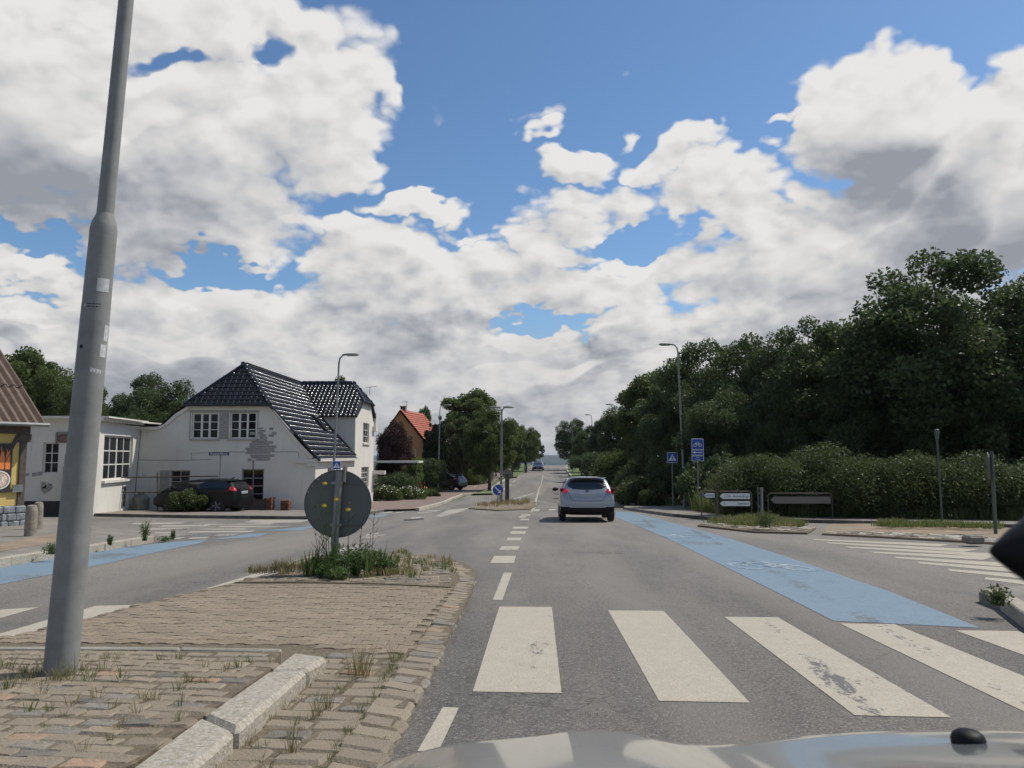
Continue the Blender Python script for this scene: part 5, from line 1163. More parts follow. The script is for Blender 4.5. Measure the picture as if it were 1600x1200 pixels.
# young conifers
cp = tree_proto('columnar_conifer', 6, 1.1, .2, 26000, .15, 'thuja', 5, 60, 'column', .42, .12, (0, 0, 0), 'tall dark columnar conifer left of the street lamp by the parked car', 'columnar conifers'); 
def put_px(o, px, py_top, Y, H, wpx, Rr): 
    z0 = gz(Y); o.location = (P(px, 700, Y).x, Y, z0); s = wpx/2*Y/F/Rr; o.scale = (s, s, (P(px, py_top, Y).z-z0)/H)
put_px(cp, 686, 640, 73, 6.1, 34, 1.35); c2_ = copy_tree(cp); c2_['label'] = 'shorter columnar conifer just left of the tallest one'; put_px(c2_, 671, 652, 74, 6.1, 26, 1.35)
# bushes and hedges: leafy mounds
def bush(name, c, rx, ry, h, n, leaf, m, label, cat='bush', group=None, lumps=14, seed=1, box=False, stem=True):
    st = np.random.default_rng(seed); o = empty(name, c, 0, label, cat, group); out = []
    for i in range(lumps):
        if box: q = np.array([st.uniform(-rx, rx), st.uniform(-ry, ry), st.uniform(.15, .8)*h]); r = h*.3
        else:
            a = st.uniform(0, 6.28); t = st.random()**.5*.8; q = np.array([rx*t*math.cos(a), ry*t*math.sin(a), h*(1-t*t*.6)*st.uniform(.35, .78)]); r = min(rx, ry, h)*st.uniform(.38, .6)
        out.append(blob_points(q, r, n//lumps, .5, .9))
    p = np.concatenate(out); p = p[p[:, 2] > .02]
    if box: p = p[(p[:, 2] < h*1.02+st.normal(size=len(p))*.03) & (abs(p[:, 0]) < rx*1.08) & (abs(p[:, 1]) < ry*1.2)]
    f = bpy.data.objects.new('foliage', leaf_mesh('foliage', p, leaf, m)); C.objects.link(f); f.parent = o
    if stem:
        mb = MB(); rr_ = random.Random(seed)
        for i in range(6):
            x, y = rr_.uniform(-.4, .4)*rx, rr_.uniform(-.4, .4)*ry; mb.tube([(x*.4, y*.4, -.05), (x, y, h*.35), (x*1.6, y*1.6, h*.7)], [.04, .03, .01], 5)
        mb.build('stem', M['bark'], o)
    return o
def bpx(name, px, py_top, Y, wpx, depth, n, leaf, m, label, **k):
    z0 = gz(Y)+.05; x = P(px, 700, Y).x; return bush(name, (x, Y, z0), wpx/2*Y/F, depth, P(px, py_top, Y).z-z0, n, leaf, m, label, **k)
HG = 'overgrown bramble bushes forming the right hand hedge'
for i, (px, pt_, Yb, w, lab) in enumerate([(1178, 702, 27.6, 110, 'leftmost bramble bush of the long hedge, behind the direction signs'), (1260, 686, 27.0, 130, 'tallest rounded bramble bush in the middle of the long hedge'), (1345, 696, 26.4, 130, 'bramble bush of the long hedge right of its crest'), (1430, 708, 25.9, 130, 'bramble bush of the long hedge behind the thin post'), (1515, 704, 25.4, 130, 'bramble bush of the long hedge beside the green grey sign'), (1600, 716, 24.9, 140, 'rightmost bramble bush of the long hedge at the edge of the view')]):
    b_ = bpx('bramble_bush', px, pt_+random.uniform(-4, 8), Yb+1.2, w*1.35, 1.5, 34000, .075, M['leaf_pale'], lab, cat='bush', group=HG, lumps=34, seed=60+i)
    mb = MB(); h_ = P(px, pt_, Yb).z-gz(Yb)
    for q in range(90):
        x = random.uniform(-1, 1)*w/2*Yb/F; y = random.uniform(-1.1, .3); z = h_*random.uniform(.6, 1.02)*(1-.25*(x/(w/2*Yb/F))**2); dx, dy = random.uniform(-.25, .25), random.uniform(-.3, .1); mb.tube([(x, y, z-.3), (x+dx*.5, y+dy*.5, z), (x+dx, y+dy, z+random.uniform(-.05, .22))], [.008, .006, .003], 3, cap=False)
    mb.build('shoots', M['leaf_pale'], b_)['kind'] = 'stuff'
RB = 'undergrowth bushes along the right of the road'
for i, (px, pt_, Yb, w, m_, lab) in enumerate([(1010, 712, 48, 80, 'leaf_pale', 'grey green roadside bush right of the white car'), (965, 700, 62, 70, 'leaf', 'green roadside bush behind the white car'), (1050, 700, 43, 80, 'leaf_dark', 'dark bush behind the tall lamp base'), (1110, 700, 36, 90, 'leaf_dark', 'dark bush behind the cycle sign post'), (935, 700, 82, 46, 'leaf_dark', 'dark bush at the grass verge beyond the white car'), (912, 702, 104, 40, 'leaf_dark', 'farthest dark bush on the right verge'), (1000, 745, 42, 60, 'leaf_pale', 'low pale bush beside the pavement right of the white car')]):
    bpx('roadside_bush', px, pt_, Yb, w*1.2, 2.0, 14000, .15, m_, lab, group=RB, seed=80+i, lumps=20)
LB = 'garden bushes beside the cycle path'
for i, (px, pt_, Yb, w, dp, m_, lab, n_, lf) in enumerate([(618, 730, 58, 62, 1.6, 'leaf_dark', 'clipped dark rounded bush right of the white house', 12000, .12), (605, 760, 51, 44, 1.0, 'leaf', 'leafy shrub at the foot of the white house wing', 9000, .09), (640, 762, 54, 56, 1.2, 'leaf', 'low flowering bush with pale blossoms by the cycle path', 9000, .09), (665, 704, 70, 64, 1.6, 'leaf_dark', 'dark shrub below the conifers', 12000, .13), (648, 690, 68, 30, 1.0, 'leaf_lime', 'bright yellow green shrub below the red roof', 7000, .12), (715, 715, 84, 62, 2.0, 'leaf', 'loose green shrub behind the dark red car', 12000, .14), (672, 768, 60, 30, .8, 'leaf_pale', 'grey leaved plant left of the driveway', 6000, .09), (775, 700, 104, 30, 1.6, 'leaf_pale', 'pale flowering shrub beyond the roadside tree trunk', 8000, .14), (700, 690, 92, 60, 2.0, 'leaf_dark', 'dark shrub mass under the tall rounded tree', 9000, .18), (800, 708, 118, 26, 1.5, 'leaf_lime', 'rounded light green bush near the avenue trees', 6000, .15), (735, 742, 84, 34, 1.2, 'leaf', 'low plant bed at the bend of the cycle path', 7000, .11)]):
    o = bpx('garden_bush', px, pt_, Yb, w*1.1, dp, n_, lf, m_, lab, group=LB, seed=120+i, lumps=16)
    if i in (2, 1, 7):
        mb = MB(); h_ = P(px, pt_, Yb).z-gz(Yb)
        for q in range(50):
            a = random.uniform(0, 6.28); t = random.random()**.5; x, y, z = w/2*Yb/F*t*math.cos(a), dp*t*math.sin(a)-.2, h_*(1-.5*t*t)+random.uniform(-.1, .08); s = random.uniform(.03, .06); mb.add([(x-s, y-.1, z), (x, y-.1-s, z+s*.3), (x+s, y-.1, z), (x, y-.1, z+s)], [(0, 1, 2, 3)])
        mb.build('blossom', M['petalw'], o)
hg = bpx('clipped_hedge', 748, 716, 88, 42, 2.2, 14000, .13, 'leaf', 'clipped rectangular green hedge beside the cycle path', cat='hedge', box=True, lumps=60, seed=9)
bpx('ornamental_grass_bush', 296, 765, 32.2, 66, .6, 12000, .09, 'leaf_pale', 'feathery grey green bush in front of the parked dark car', seed=14, lumps=18)

# ------------------------------------------------------------------ red roofed house
oh = empty('red_roofed_house', (-9.6, 76, gz(76)), 0, 'house with orange walls and bright red tiled gable roof beyond the copper beech', 'house'); Yo = 76.0
pk_ = P(625, 641, Yo); er = P(664, 690, Yo); el_ = P(592, 690, Yo); z0 = gz(Yo)-.5; rel = lambda x, y, z: (x-oh.location.x, y-oh.location.y, z-oh.location.z)
dpt = 8; sh = 1.2
mb = MB(); f5 = [(el_.x, Yo, z0), (er.x-.1, Yo, z0), (er.x-.1, Yo, er.z), (pk_.x, Yo, pk_.z-.15), (el_.x, Yo, er.z)]; bk = [(x+sh, y+dpt, z) for x, y, z in f5]
mb.add([rel(*v) for v in f5+bk], [(0, 1, 2, 3, 4), (9, 8, 7, 6, 5), (1, 6, 7, 2), (0, 4, 9, 5)]); mb.build('walls', M['orange'], oh)
ey = Vector((pk_.x-er.x-.25, 0, pk_.z-er.z+.25)); mbx = [(er.x+.25, Yo-.3, er.z-.25)]
rf = MB(); A_, B_ = Vector((er.x+.3, Yo-.35, er.z-.3)), Vector((pk_.x, Yo-.35, pk_.z)); sv = Vector((sh*1.05, dpt+.6, 0)); nv = Vector((.08, 0, .08))
ns = 14
for i in range(ns):
    a, b = A_+(B_-A_)*(i/ns), A_+(B_-A_)*((i+1)/ns+.02); rf.add([rel(*v) for v in (a+nv*1.2, a+sv+nv*1.2, b+sv+nv*.6, b+nv*.6, a, a+sv)], [(0, 1, 2, 3), (4, 5, 1, 0)])
A2, B2 = Vector((el_.x-.3, Yo-.35, er.z-.3)), B_; rf.add([rel(*v) for v in (A2, B2, B2+sv, A2+sv)], [(0, 1, 2, 3)]); rf.build('roof', M['tile_red'], oh)
ch_ = MB().box(rel(pk_.x-.05, Yo+.6, pk_.z-.3), rel(pk_.x+.42, Yo+1.1, pk_.z+.36)).build('chimney', M['timber'], oh); MB().box(rel(pk_.x-.1, Yo+.55, pk_.z+.36), rel(pk_.x+.47, Yo+1.15, pk_.z+.44)).build('chimney_cap', M['plinth'], ch_)
mb = MB(); q = rel(pk_.x+.5, Yo+1, pk_.z-.4); q = Vector(q); mb.tube([q, q+Vector((0, 0, 1.35))], .025, 5); mb.tube([q+Vector((-.45, 0, 1.28)), q+Vector((.08, 0, 1.32))], .02, 5); mb.tube([q+Vector((-.15, 0, 1.0)), q+Vector((.1, 0, 1.02))], .015, 4); mb.build('roof_aerial', M['galvd'], oh)
add_window(oh, rel(0, Yo-.01, 0), (1, 0, 0), (0, -1, 0), (P(640, 700, Yo).x, P(640, 715, Yo).z, P(650, 700, Yo).x, P(650, 702, Yo).z), 2, 2, set_in=.0)
cp_ = MB().box((-2.2, -1.5, 0), (2.2, 1.5, .14)).build('carport_roof', M['fascia']); cpo = empty('carport', (P(612, 722, 60).x, 60, gz(60)), 0, 'low flat roofed carport behind the clipped dark bush', 'carport'); cp_.parent = cpo; cp_.location = (0, 0, P(612, 723, 60).z-gz(60))
for x in (-2, 2): MB().box((x-.06, -1.3, 0), (x+.06, -1.18, P(612, 723, 60).z-gz(60)-.002)).build('post', M['timber'], cpo)

# ------------------------------------------------------------------ cars
def make_car(name, L, Wd, H, paint, label, kind='hatch', cat='car', group=None):
    """lofted body; +Y forward, origin on the ground under its centre"""
    w = Wd/2; l = L/2
    # station: y, zbottom, zbelt, ztop, half width at belt, half width of the top
    if kind == 'mpv': S = [(-l, .34, .62, .66, .80, .60), (-l+.05, .24, .90, .98, .95, .72), (-l+.14, .22, .98, 1.12, .97, .73), (-l+.34, .20, 1.0, H-.06, .985, .72), (-l+.60, .2, 1.0, H, .99, .74), (-.5, .2, .98, H+.01, 1, .75), (.35, .2, .96, H-.04, 1, .73), (1.0, .2, .94, 1.24, 1, .72), (1.35, .2, .90, .99, 1, .74), (l-.35, .22, .78, .85, .97, .74), (l-.08, .26, .62, .68, .88, .66), (l, .34, .50, .52, .78, .58)]
    else: S = [(-l, .36, .60, .63, .82, .64), (-l+.05, .25, .80, .86, .95, .72), (-l+.13, .22, .93, 1.01, .97, .75), (-l+.40, .20, .98, H-.085, .985, .70), (-l+.62, .2, .98, H-.03, .99, .70), (-.55, .2, .96, H, 1, .72), (.25, .2, .93, H-.03, 1, .70), (.98, .2, .91, 1.12, 1, .70), (1.28, .2, .88, .97, 1, .74), (l-.40, .22, .78, .85, .97, .74), (l-.09, .26, .62, .68, .88, .66), (l, .34, .50, .52, .78, .58)]
    nS = len(S); ring = 9; V = []
    for (y, zb, zl, zt, kb, kt) in S:
        wb, wt = w*kb, w*kt; gl = zt-zl > .16
        half = [(0, zb), (wb*.86, zb), (wb*.975, zb+.10), (wb, (zb+zl)*.5 if y > -l+.2 else zb*.62+zl*.38), (wb*.985, zl-.07), (wb*.935, zl), ((wt+.03) if gl else wb*.86, zt-.07 if gl else zl+(zt-zl)*.5), (wt*.82, zt-.008), (0, zt)]
        V += [(x, y, z) for x, z in half]+[(-x, y, z) for x, z in half[1:-1][::-1]]
    n = 16; Fc = []; Mi = []
    top0 = [i for i in range(nS) if S[i][3]-S[i][2] > .16]; g0, g1 = top0[0], top0[-1]
    for s in range(nS-1):
        for k in range(n):
            Fc.append((s*n+k, (s+1)*n+k, (s+1)*n+(k+1) % n, s*n+(k+1) % n)); mi = 0
            side = k in (5, 10); topf = k in (6, 7, 8, 9)
            if side and g0 <= s < g1: mi = 3
            if side and s == g1: mi = 3
            if k in (7, 8) and s == g0-1: mi = 2
            if topf and s == g1-(0 if kind != 'mpv' else 0) : mi = 1
            if k in (0, 15, 1, 14) or (k in (2, 13) and s < 2): mi = 4
            Mi.append(mi)
    Fc.append(tuple(range(n))); Mi.append(0); Fc.append(tuple(range((nS-1)*n, nS*n))[::-1]); Mi.append(4)
    me = bpy.data.meshes.new('tmp'); me.from_pydata(V, [], Fc); me.polygons.foreach_set('material_index', Mi)
    for m in (paint, 'carglass', 'carglass', 'carglass', 'signblack'): me.materials.append(M[m] if isinstance(m, str) else m)
    t = bpy.data.objects.new('tmp', me); C.objects.link(t); ss = t.modifiers.new('s', 'SUBSURF'); ss.levels = ss.render_levels = 2
    dg = bpy.context.evaluated_depsgraph_get(); dg.update(); ev = bpy.data.meshes.new_from_object(t.evaluated_get(dg)); bpy.data.objects.remove(t)
    root = empty(name, (0, 0, 0), 0, label, cat, group)
    vs = [tuple(v.co) for v in ev.vertices]; byi = {}
    for p in ev.polygons: byi.setdefault(p.material_index, []).append(tuple(p.vertices))
    for mi, nm in ((0, 'body'), (1, 'windscreen'), (2, 'rear_window'), (3, 'side_windows'), (4, 'underbody')):
        fs = byi.get(mi, []); ids = sorted({i for f in fs for i in f}); mp = {j: i for i, j in enumerate(ids)}
        if fs: mesh_obj(nm, [vs[i] for i in ids], [tuple(mp[i] for i in f) for f in fs], me.materials[mi], root, True)
    for (sx_, y) in ((1, -l+.78), (-1, -l+.78), (1, l-.86), (-1, l-.86)):
        wh = MB().lathe([(.21, -.10), (.30, -.105), (.325, -.07), (.325, .07), (.30, .105), (.21, .10)], 28, axis='x').build('wheel', M['rubber'], root, smooth=True); wh.location = (sx_*(w-.12), y, .32)
        rm = MB().lathe([(.001, -.03), (.20, -.055), (.215, -.09), (.215, .09), (.20, .055), (.001, .03)], 20, axis='x'); rim = rm.build('rim', M['rim'], wh)
        sp2 = MB()
        for q in range(5):
            a = q*1.2566; sp2.tube([(sx_*.07, 0, 0), (sx_*.095, .19*math.cos(a), .19*math.sin(a))], [.035, .03], 6)
        sp2.build('spokes', M['rim'], wh)
    for sx_ in (1, -1):
        mr = MB().lathe([(.02, -.1), (.075, -.085), (.085, 0), (.06, .09), (.02, .11)], 10, axis='x'); mr.v = [(sx_*(w+.10)+x, y+.55 if kind != 'mpv' else y+.75, z*.8+1.02) for x, y, z in mr.v]; mr.build('door_mirror', M['signblack'], root, smooth=True)
    return root
from mathutils.bvhtree import BVHTree
def bvh_of(c):
    vs, fs = [], []
    for ch in c.children:
        if ch.name.split('.')[0] in ('body', 'windscreen', 'rear_window', 'side_windows', 'underbody'):
            k = len(vs); vs += [v.co.copy() for v in ch.data.vertices]; fs += [tuple(i+k for i in p.vertices) for p in ch.data.polygons]
    return BVHTree.FromPolygons(vs, fs)
def decal(c, bv, name, outline, m, off=.006, rings=5, front=False, thick=.0):
    """panel with the given outline (x, z) laid on the tail (or nose) of the body"""
    cx = sum(p[0] for p in outline)/len(outline); cz = sum(p[1] for p in outline)/len(outline); o2 = []
    for (x0, z0), (x1, z1) in zip(outline, outline[1:]+outline[:1]):
        n_ = max(1, int(math.hypot(x1-x0, z1-z0)/.06)); o2 += [(x0+(x1-x0)*i/n_, z0+(z1-z0)*i/n_) for i in range(n_)]
    V = []; yl = None
    def hit(x, z, d):
        s_ = 1 if not front else -1
        h_ = bv.ray_cast(Vector((x, -4*s_, z)), Vector((0, s_, 0)))
        return None if h_[0] is None else h_[0].y-s_*d
    for r_ in range(rings+1):
        t = 1-r_/rings
        for (x, z) in o2:
            X, Z = cx+(x-cx)*t, cz+(z-cz)*t; y = hit(X, Z, off+(thick if r_ else 0)); y = yl if y is None else y; yl = y; V.append((X, y if y is not None else 0, Z))
    n_ = len(o2); fs = [(r_*n_+i, r_*n_+(i+1) % n_, (r_+1)*n_+(i+1) % n_, (r_+1)*n_+i) for r_ in range(rings) for i in range(n_)]
    return mesh_obj(name, V, fs, M[m], c, True)
def rear_details(c, L, Wd, H, plate_col='plate', white=True):
    l, w = L/2, Wd/2; bv = bvh_of(c)
    win = [(-.60, H-.20), (-.40, H-.145), (0, H-.125), (.40, H-.145), (.60, H-.20), (.645, H-.29), (.60, H-.37), (.42, H-.435), (0, H-.455), (-.42, H-.435), (-.60, H-.37), (-.645, H-.29)]
    decal(c, bv, 'rear_glass', win, 'carglass', .006)
    decal(c, bv, 'lower_bumper', [(-w*.97, .26), (w*.97, .26), (w*.97, .42), (w*.90, .44), (w*.6, .45), (0, .45), (-w*.6, .45), (-w*.90, .44), (-w*.97, .42)], 'signblack', .008, 7)
    for s in (1, -1):
        o_ = [(s*w*.985, .98), (s*w*.955, 1.075), (s*w*.84, 1.09), (s*w*.70, 1.04), (s*w*.655, .975), (s*w*.70, .92), (s*w*.86, .90), (s*w*.96, .92)]
        decal(c, bv, 'tail_light', o_ if s > 0 else o_[::-1], 'taillight', .004, 4, thick=.025)
    # tailgate shut line as a thin dark strip
    sl_ = [(-.60, .93), (-.565, .80), (-.50, .70), (-.40, .672), (0, .665), (.40, .672), (.50, .70), (.565, .80), (.60, .93)]; V = []
    for (x, z) in sl_:
        h_ = bv.ray_cast(Vector((x, -4, z)), Vector((0, 1, 0)))[0]; y = (h_.y if h_ else -l)-.003; V.append(Vector((x, y, z)))
    MB().tube(V, .005, 4).build('tailgate_gap', M['signblack'], c)
    h_ = bv.ray_cast(Vector((0, -4, .86)), Vector((0, 1, 0)))[0].y
    MB().box((-.26, h_-.022, .79), (.26, h_-.002, .90)).build('number_plate', M[plate_col], c, bevel=.006)
    h_ = bv.ray_cast(Vector((0, -4, .99)), Vector((0, 1, 0)))[0].y
    MB().box((-.05, h_-.02, .965), (.05, h_-.001, 1.005)).build('tailgate_badge', M['signblack'], c, bevel=.01)
    MB().tube([(0, -l+.62, H-.02), (0, -l+.50, H+.05), (0, -l+.46, H+.055)], [.025, .014, .008], 6).build('roof_antenna', M['signblack'], c)
    MB().box((-.62, -l+.28, H-.085), (.62, -l+.5, H-.055)).build('roof_spoiler', c.children[0].data.materials[0], c, bevel=.01)
# white hatchback ahead
c1_ = make_car('hatchback', 4.36, 1.82, 1.48, 'silver', 'silver white hatchback seen from behind in the lane ahead'); rear_details(c1_, 4.36, 1.82, 1.48)
yc = 27.9; xc = P(916.5, 700, 25.9).x+.1; c1_.location = (xc, yc, gz(yc)); c1_.rotation_euler = (R(-1.9), 0, R(-2.6))
# oncoming car
c2 = make_car('oncoming_car', 4.3, 1.8, 1.5, 'darkpaint', 'dark grey oncoming car with bright headlamps near the crest of the road')
for s in (1, -1):
    mb = MB().lathe([(.01, -.15), (.07, -.12), (.09, 0), (.06, .12), (.01, .15)], 10, axis='x'); mb.v = [(x+s*.66, y*.5+2.02, z*.8+.68) for x, y, z in mb.v]; mb.build('headlight', M['lamp'], c2, smooth=True)
MB().box((-.42, 2.12, .38), (.42, 2.17, .58)).build('grille', M['signblack'], c2); MB().box((-.25, 2.165, .42), (.25, 2.18, .52)).build('number_plate', M['plate'], c2)
yb = 125; c2.location = (P(840.5, 700, yb).x, yb, gz(yb)); c2.rotation_euler = (R(-1), 0, R(177))
# dark car parked by the house, nose to the left
c3 = make_car('parked_mpv', 3.75, 1.68, 1.40, 'blackpaint', 'black people carrier parked beside the white house behind the street name sign', 'mpv'); rear_details(c3, 3.75, 1.68, 1.40)
yb = 33.2; c3.location = (P(320, 700, yb).x, yb, gz(yb)+.03); c3.rotation_euler = (0, 0, R(80))
# dark red car at the driveway
c4 = make_car('parked_hatchback', 3.9, 1.7, 1.5, 'redpaint', 'dark red car parked beside the cycle path behind the street lamp'); rear_details(c4, 3.9, 1.7, 1.5)
yb = 73.5; c4.location = (P(696, 700, yb).x, yb, gz(yb)+.07); c4.rotation_euler = (0, 0, R(62))

# ------------------------------------------------------------------ our own car: bonnet, washer nozzle, mount
own = empty('own_car', (.4, .4, 0), 0, 'grey bonnet of the car the view is taken from along the bottom edge', 'car')
hx = [-.62, -.45, -.32, -.23, -.18, -.11, 0, .07, .115, .15, .19, .25, .29, .37, .45, .56, .68, .9, 1.15, 1.3, 1.42]; hh_ = [.40, .60, .665, .70, .724, .742, .750, .756, .765, .770, .764, .746, .739, .738, .750, .760, .764, .762, .73, .67, .45]
xs = np.linspace(-.6, 1.4, 110); hs_ = np.interp(xs, hx, hh_)+.02; kk = np.ones(7)/7; hs_ = np.convolve(np.pad(hs_, 3, 'edge'), kk, 'valid')
ys = np.concatenate([np.linspace(.80, 1.35, 16), np.linspace(1.40, 2.0, 22)])
vs = []
for y in ys:
    for x, hz_ in zip(xs, hs_):
        z = hz_+(1.4-y)*.27 if y < 1.4 else hz_-.42*(y-1.4)-1.1*(y-1.4)**2
        vs.append((x-.4, y-.4, z-max(0, -.45-x)*1.5))
nx = len(xs); fs = [(j*nx+i, j*nx+i+1, (j+1)*nx+i+1, (j+1)*nx+i) for j in range(len(ys)-1) for i in range(nx-1)]
mesh_obj('bonnet', vs, fs, M['bonnet'], own, True)
MB().box((-.98, 1.55, -.05), (.98, 1.62, .33)).build('front_bumper', M['bonnet'], own, bevel=.03)
mb = MB().tube([(x-.4, .80-.4, float(np.interp(x, hx, hh_))+.6*.27+.014) for x in np.linspace(-.3, 1.1, 24)], .006, 6); mb.build('bonnet_edge_trim', M['rim'], own, smooth=True)
vs = [(x-.4, y-.4, float(np.interp(x, hx, hh_))+.6*.27-.004-(.79-y)*.1) for y in (.5, .79) for x in np.linspace(-.3, 1.1, 24)]
mesh_obj('cowl', vs, [(i, i+1, 24+i+1, 24+i) for i in range(23)], M['signblack'], own)
nzl = MB().lathe([(.022, -.004), (.0225, .004), (.020, .010), (.014, .0145), (.002, .0165)], 18, c=(.638-.4, 1.15-.4, .852)); nzl.build('washer_nozzle', M['signblack'], own, smooth=True)
o = MB().lathe([(.002, 0), (.004, .002), (.012, .012), (.020, .024), (.030, .040), (.036, .07), (.034, .10), (.002, .11)], 24, axis='x').build('dashboard_mount', M['signblack'], smooth=True)
v = P(1549, 862, .45); o.location = v; tag(o, 'black rounded plastic mount poking in at the right edge of the view', 'mount')

# ------------------------------------------------------------------ weeds, grasses, flowers
def blades(name, spots, hgt, m, n=16, spread=.05, wdt=.006, lean=.5, parent=None):
    """clumps of grass blades: spots are (x, y, z, scale)"""
    V = []; Fs = []
    for (x, y, z, s) in spots:
        for _ in range(n):
            a = random.uniform(0, 6.28); r = random.random()*spread*s; bx_, by_ = x+r*math.cos(a), y+r*math.sin(a); hh = hgt*s*random.uniform(.5, 1.15); b = a+random.uniform(-.8, .8); ln_ = lean*random.uniform(.2, 1)*hh; dx, dy = math.cos(b)*ln_, math.sin(b)*ln_; q = random.uniform(0, 3.14); wx, wy = math.cos(q)*wdt*s, math.sin(q)*wdt*s; k = len(V)
            V += [(bx_-wx, by_-wy, z), (bx_+wx, by_+wy, z), (bx_+dx*.4+wx*.8, by_+dy*.4+wy*.8, z+hh*.6), (bx_+dx*.4-wx*.8, by_+dy*.4-wy*.8, z+hh*.6), (bx_+dx, by_+dy, z+hh)]; Fs += [(k, k+1, k+2, k+3), (k+3, k+2, k+4)]
    return mesh_obj(name, V, Fs, M[m], parent)
def spots_in(poly, n, s0=.6, s1=1.3, off=.09):
    x0, x1 = min(p[0] for p in poly), max(p[0] for p in poly); y0, y1 = min(p[1] for p in poly), max(p[1] for p in poly); o = []
    while len(o) < n:
        p = (random.uniform(x0, x1), random.uniform(y0, y1))
        if inside(p, poly): o.append((p[0], p[1], gz(p[1])+off, random.uniform(s0, s1)))
    return o
headp = [(-.75, 9.6), (-1.6, 9.9), (-2.6, 10.05), (-3.4, 10.1), (-2.85, 11.7), (-2.2, 13.0), (-1.75, 13.5), (-1.35, 13.0), (-1.0, 12.1), (-.8, 11.1)]
tag(blades('dry_grass_tufts', spots_in(headp, 55), .10, 'straw', 20, .09, .005), kind='stuff'); tag(blades('grass_tufts', spots_in(headp, 40), .10, 'grassb', 16, .07, .005), kind='stuff')
tag(blades('dry_grass_tufts', spots_in([(-3.5, 10.2), (-2.5, 10.6), (-2.6, 11.9), (-3.5, 10.5)], 45, .6, 1.2), .14, 'straw', 20, .1, .005), kind='stuff')
bp = [G(*p, .1) for p in [(-40,1025),(440,1025),(400,1052),(300,1118),(200,1185)]]+[(-3.4, 3.5)]
tag(blades('grass_tufts', spots_in(bp, 26, .4, 1.1, .105), .09, 'grassb', 16, .035, .0022, .7), kind='stuff'); tag(blades('dry_grass_tufts', spots_in(bp, 46, .4, 1.1, .105), .08, 'straw', 15, .04, .0018, .8), kind='stuff')
tag(blades('grass_tufts', [(pb.x+random.gauss(0, .2), pb.y+random.gauss(-.12, .12), gz(pb.y)+.10, random.uniform(.5, 1.2)) for _ in range(18)], .10, 'grassb', 14, .05, .0022, .7), kind='stuff')
tag(blades('dry_grass_tufts', [(pb.x+random.gauss(-.1, .25), pb.y+random.gauss(-.2, .2), gz(pb.y)+.10, random.uniform(.5, 1.3)) for _ in range(30)], .11, 'straw', 12, .05, .0018, .7), kind='stuff')
joint = [(-.80+random.gauss(0, .012), y, gz(y)+.02, random.uniform(.35, .9)) for y in [2.9+.045*i for i in range(66)]]+[(-.73+.0*y+random.gauss(0, .012), y, gz(y)+.02, random.uniform(.2, .6)) for y in [5.9+.16*i for i in range(27)]]+[(-1.07+random.gauss(0, .05), y, gz(y)+.02, random.uniform(.3, 1.1)) for y in [3.0+.09*i for i in range(28)]]
tag(blades('grass_in_joints', joint, .065, 'grassb', 11, .03, .0018, .8), kind='stuff')
tag(blades('grass_in_joints', [(-1.27+random.gauss(0, .03), y, gz(y)+.02, random.uniform(.3, 1.0)) for y in [3.2+.04*i for i in range(60)]], .06, 'straw', 12, .03, .0018, .8), kind='stuff')
tag(blades('grass_tufts', [(-.98, 5.2, gz(5.2)+.03, 1.5), (-.93, 5.15, gz(5.1)+.03, 1.2), (-.80, 5.6, gz(5.6)+.03, .9), (-1.0, 5.3, gz(5.3)+.03, 1.3)], .13, 'straw', 26, .05, .002, .6), kind='stuff')
tag(blades('grass_tufts', [(-1.0, 4.45, gz(4.4)+.03, 1.0), (-1.02, 4.3, gz(4.3)+.03, .8), (-1.0, 3.75, gz(4)+.03, 1)], .13, 'straw', 20, .03, .0022, .4), kind='stuff')
# green weed clump round the sign with tall yellow flowers
wc = empty('leafy_weed_clump', (-2.15, 10.6, gz(10.6)+.05), 0, 'dense dark green weed clump growing round the foot of the round grey sign', 'weeds'); pts = []; nr_ = []
for cx_, cy_, r_, hh in [(-.32, .0, .2, .24), (-.10, -.1, .24, .36), (.15, .0, .24, .38), (.36, .05, .2, .28), (.52, .1, .13, .16), (-.05, -.42, .15, .14), (-.22, -.25, .16, .18)]:
    p = blob_points((cx_, cy_, hh*.5), r_, 560, .2, hh/r_*.62); pts.append(p)
pts = np.concatenate(pts); pts = pts[pts[:, 2] > 0]; f = bpy.data.objects.new('foliage', leaf_mesh('foliage', pts, .062, 'weed', up=.1, asp=.32)); C.objects.link(f); f.parent = wc
blades('stem_leaves', [(random.uniform(-.5, .5), random.uniform(-.2, .2), 0, random.uniform(.8, 1.3)) for _ in range(22)], .34, 'weed', 9, .06, .010, .35, wc)
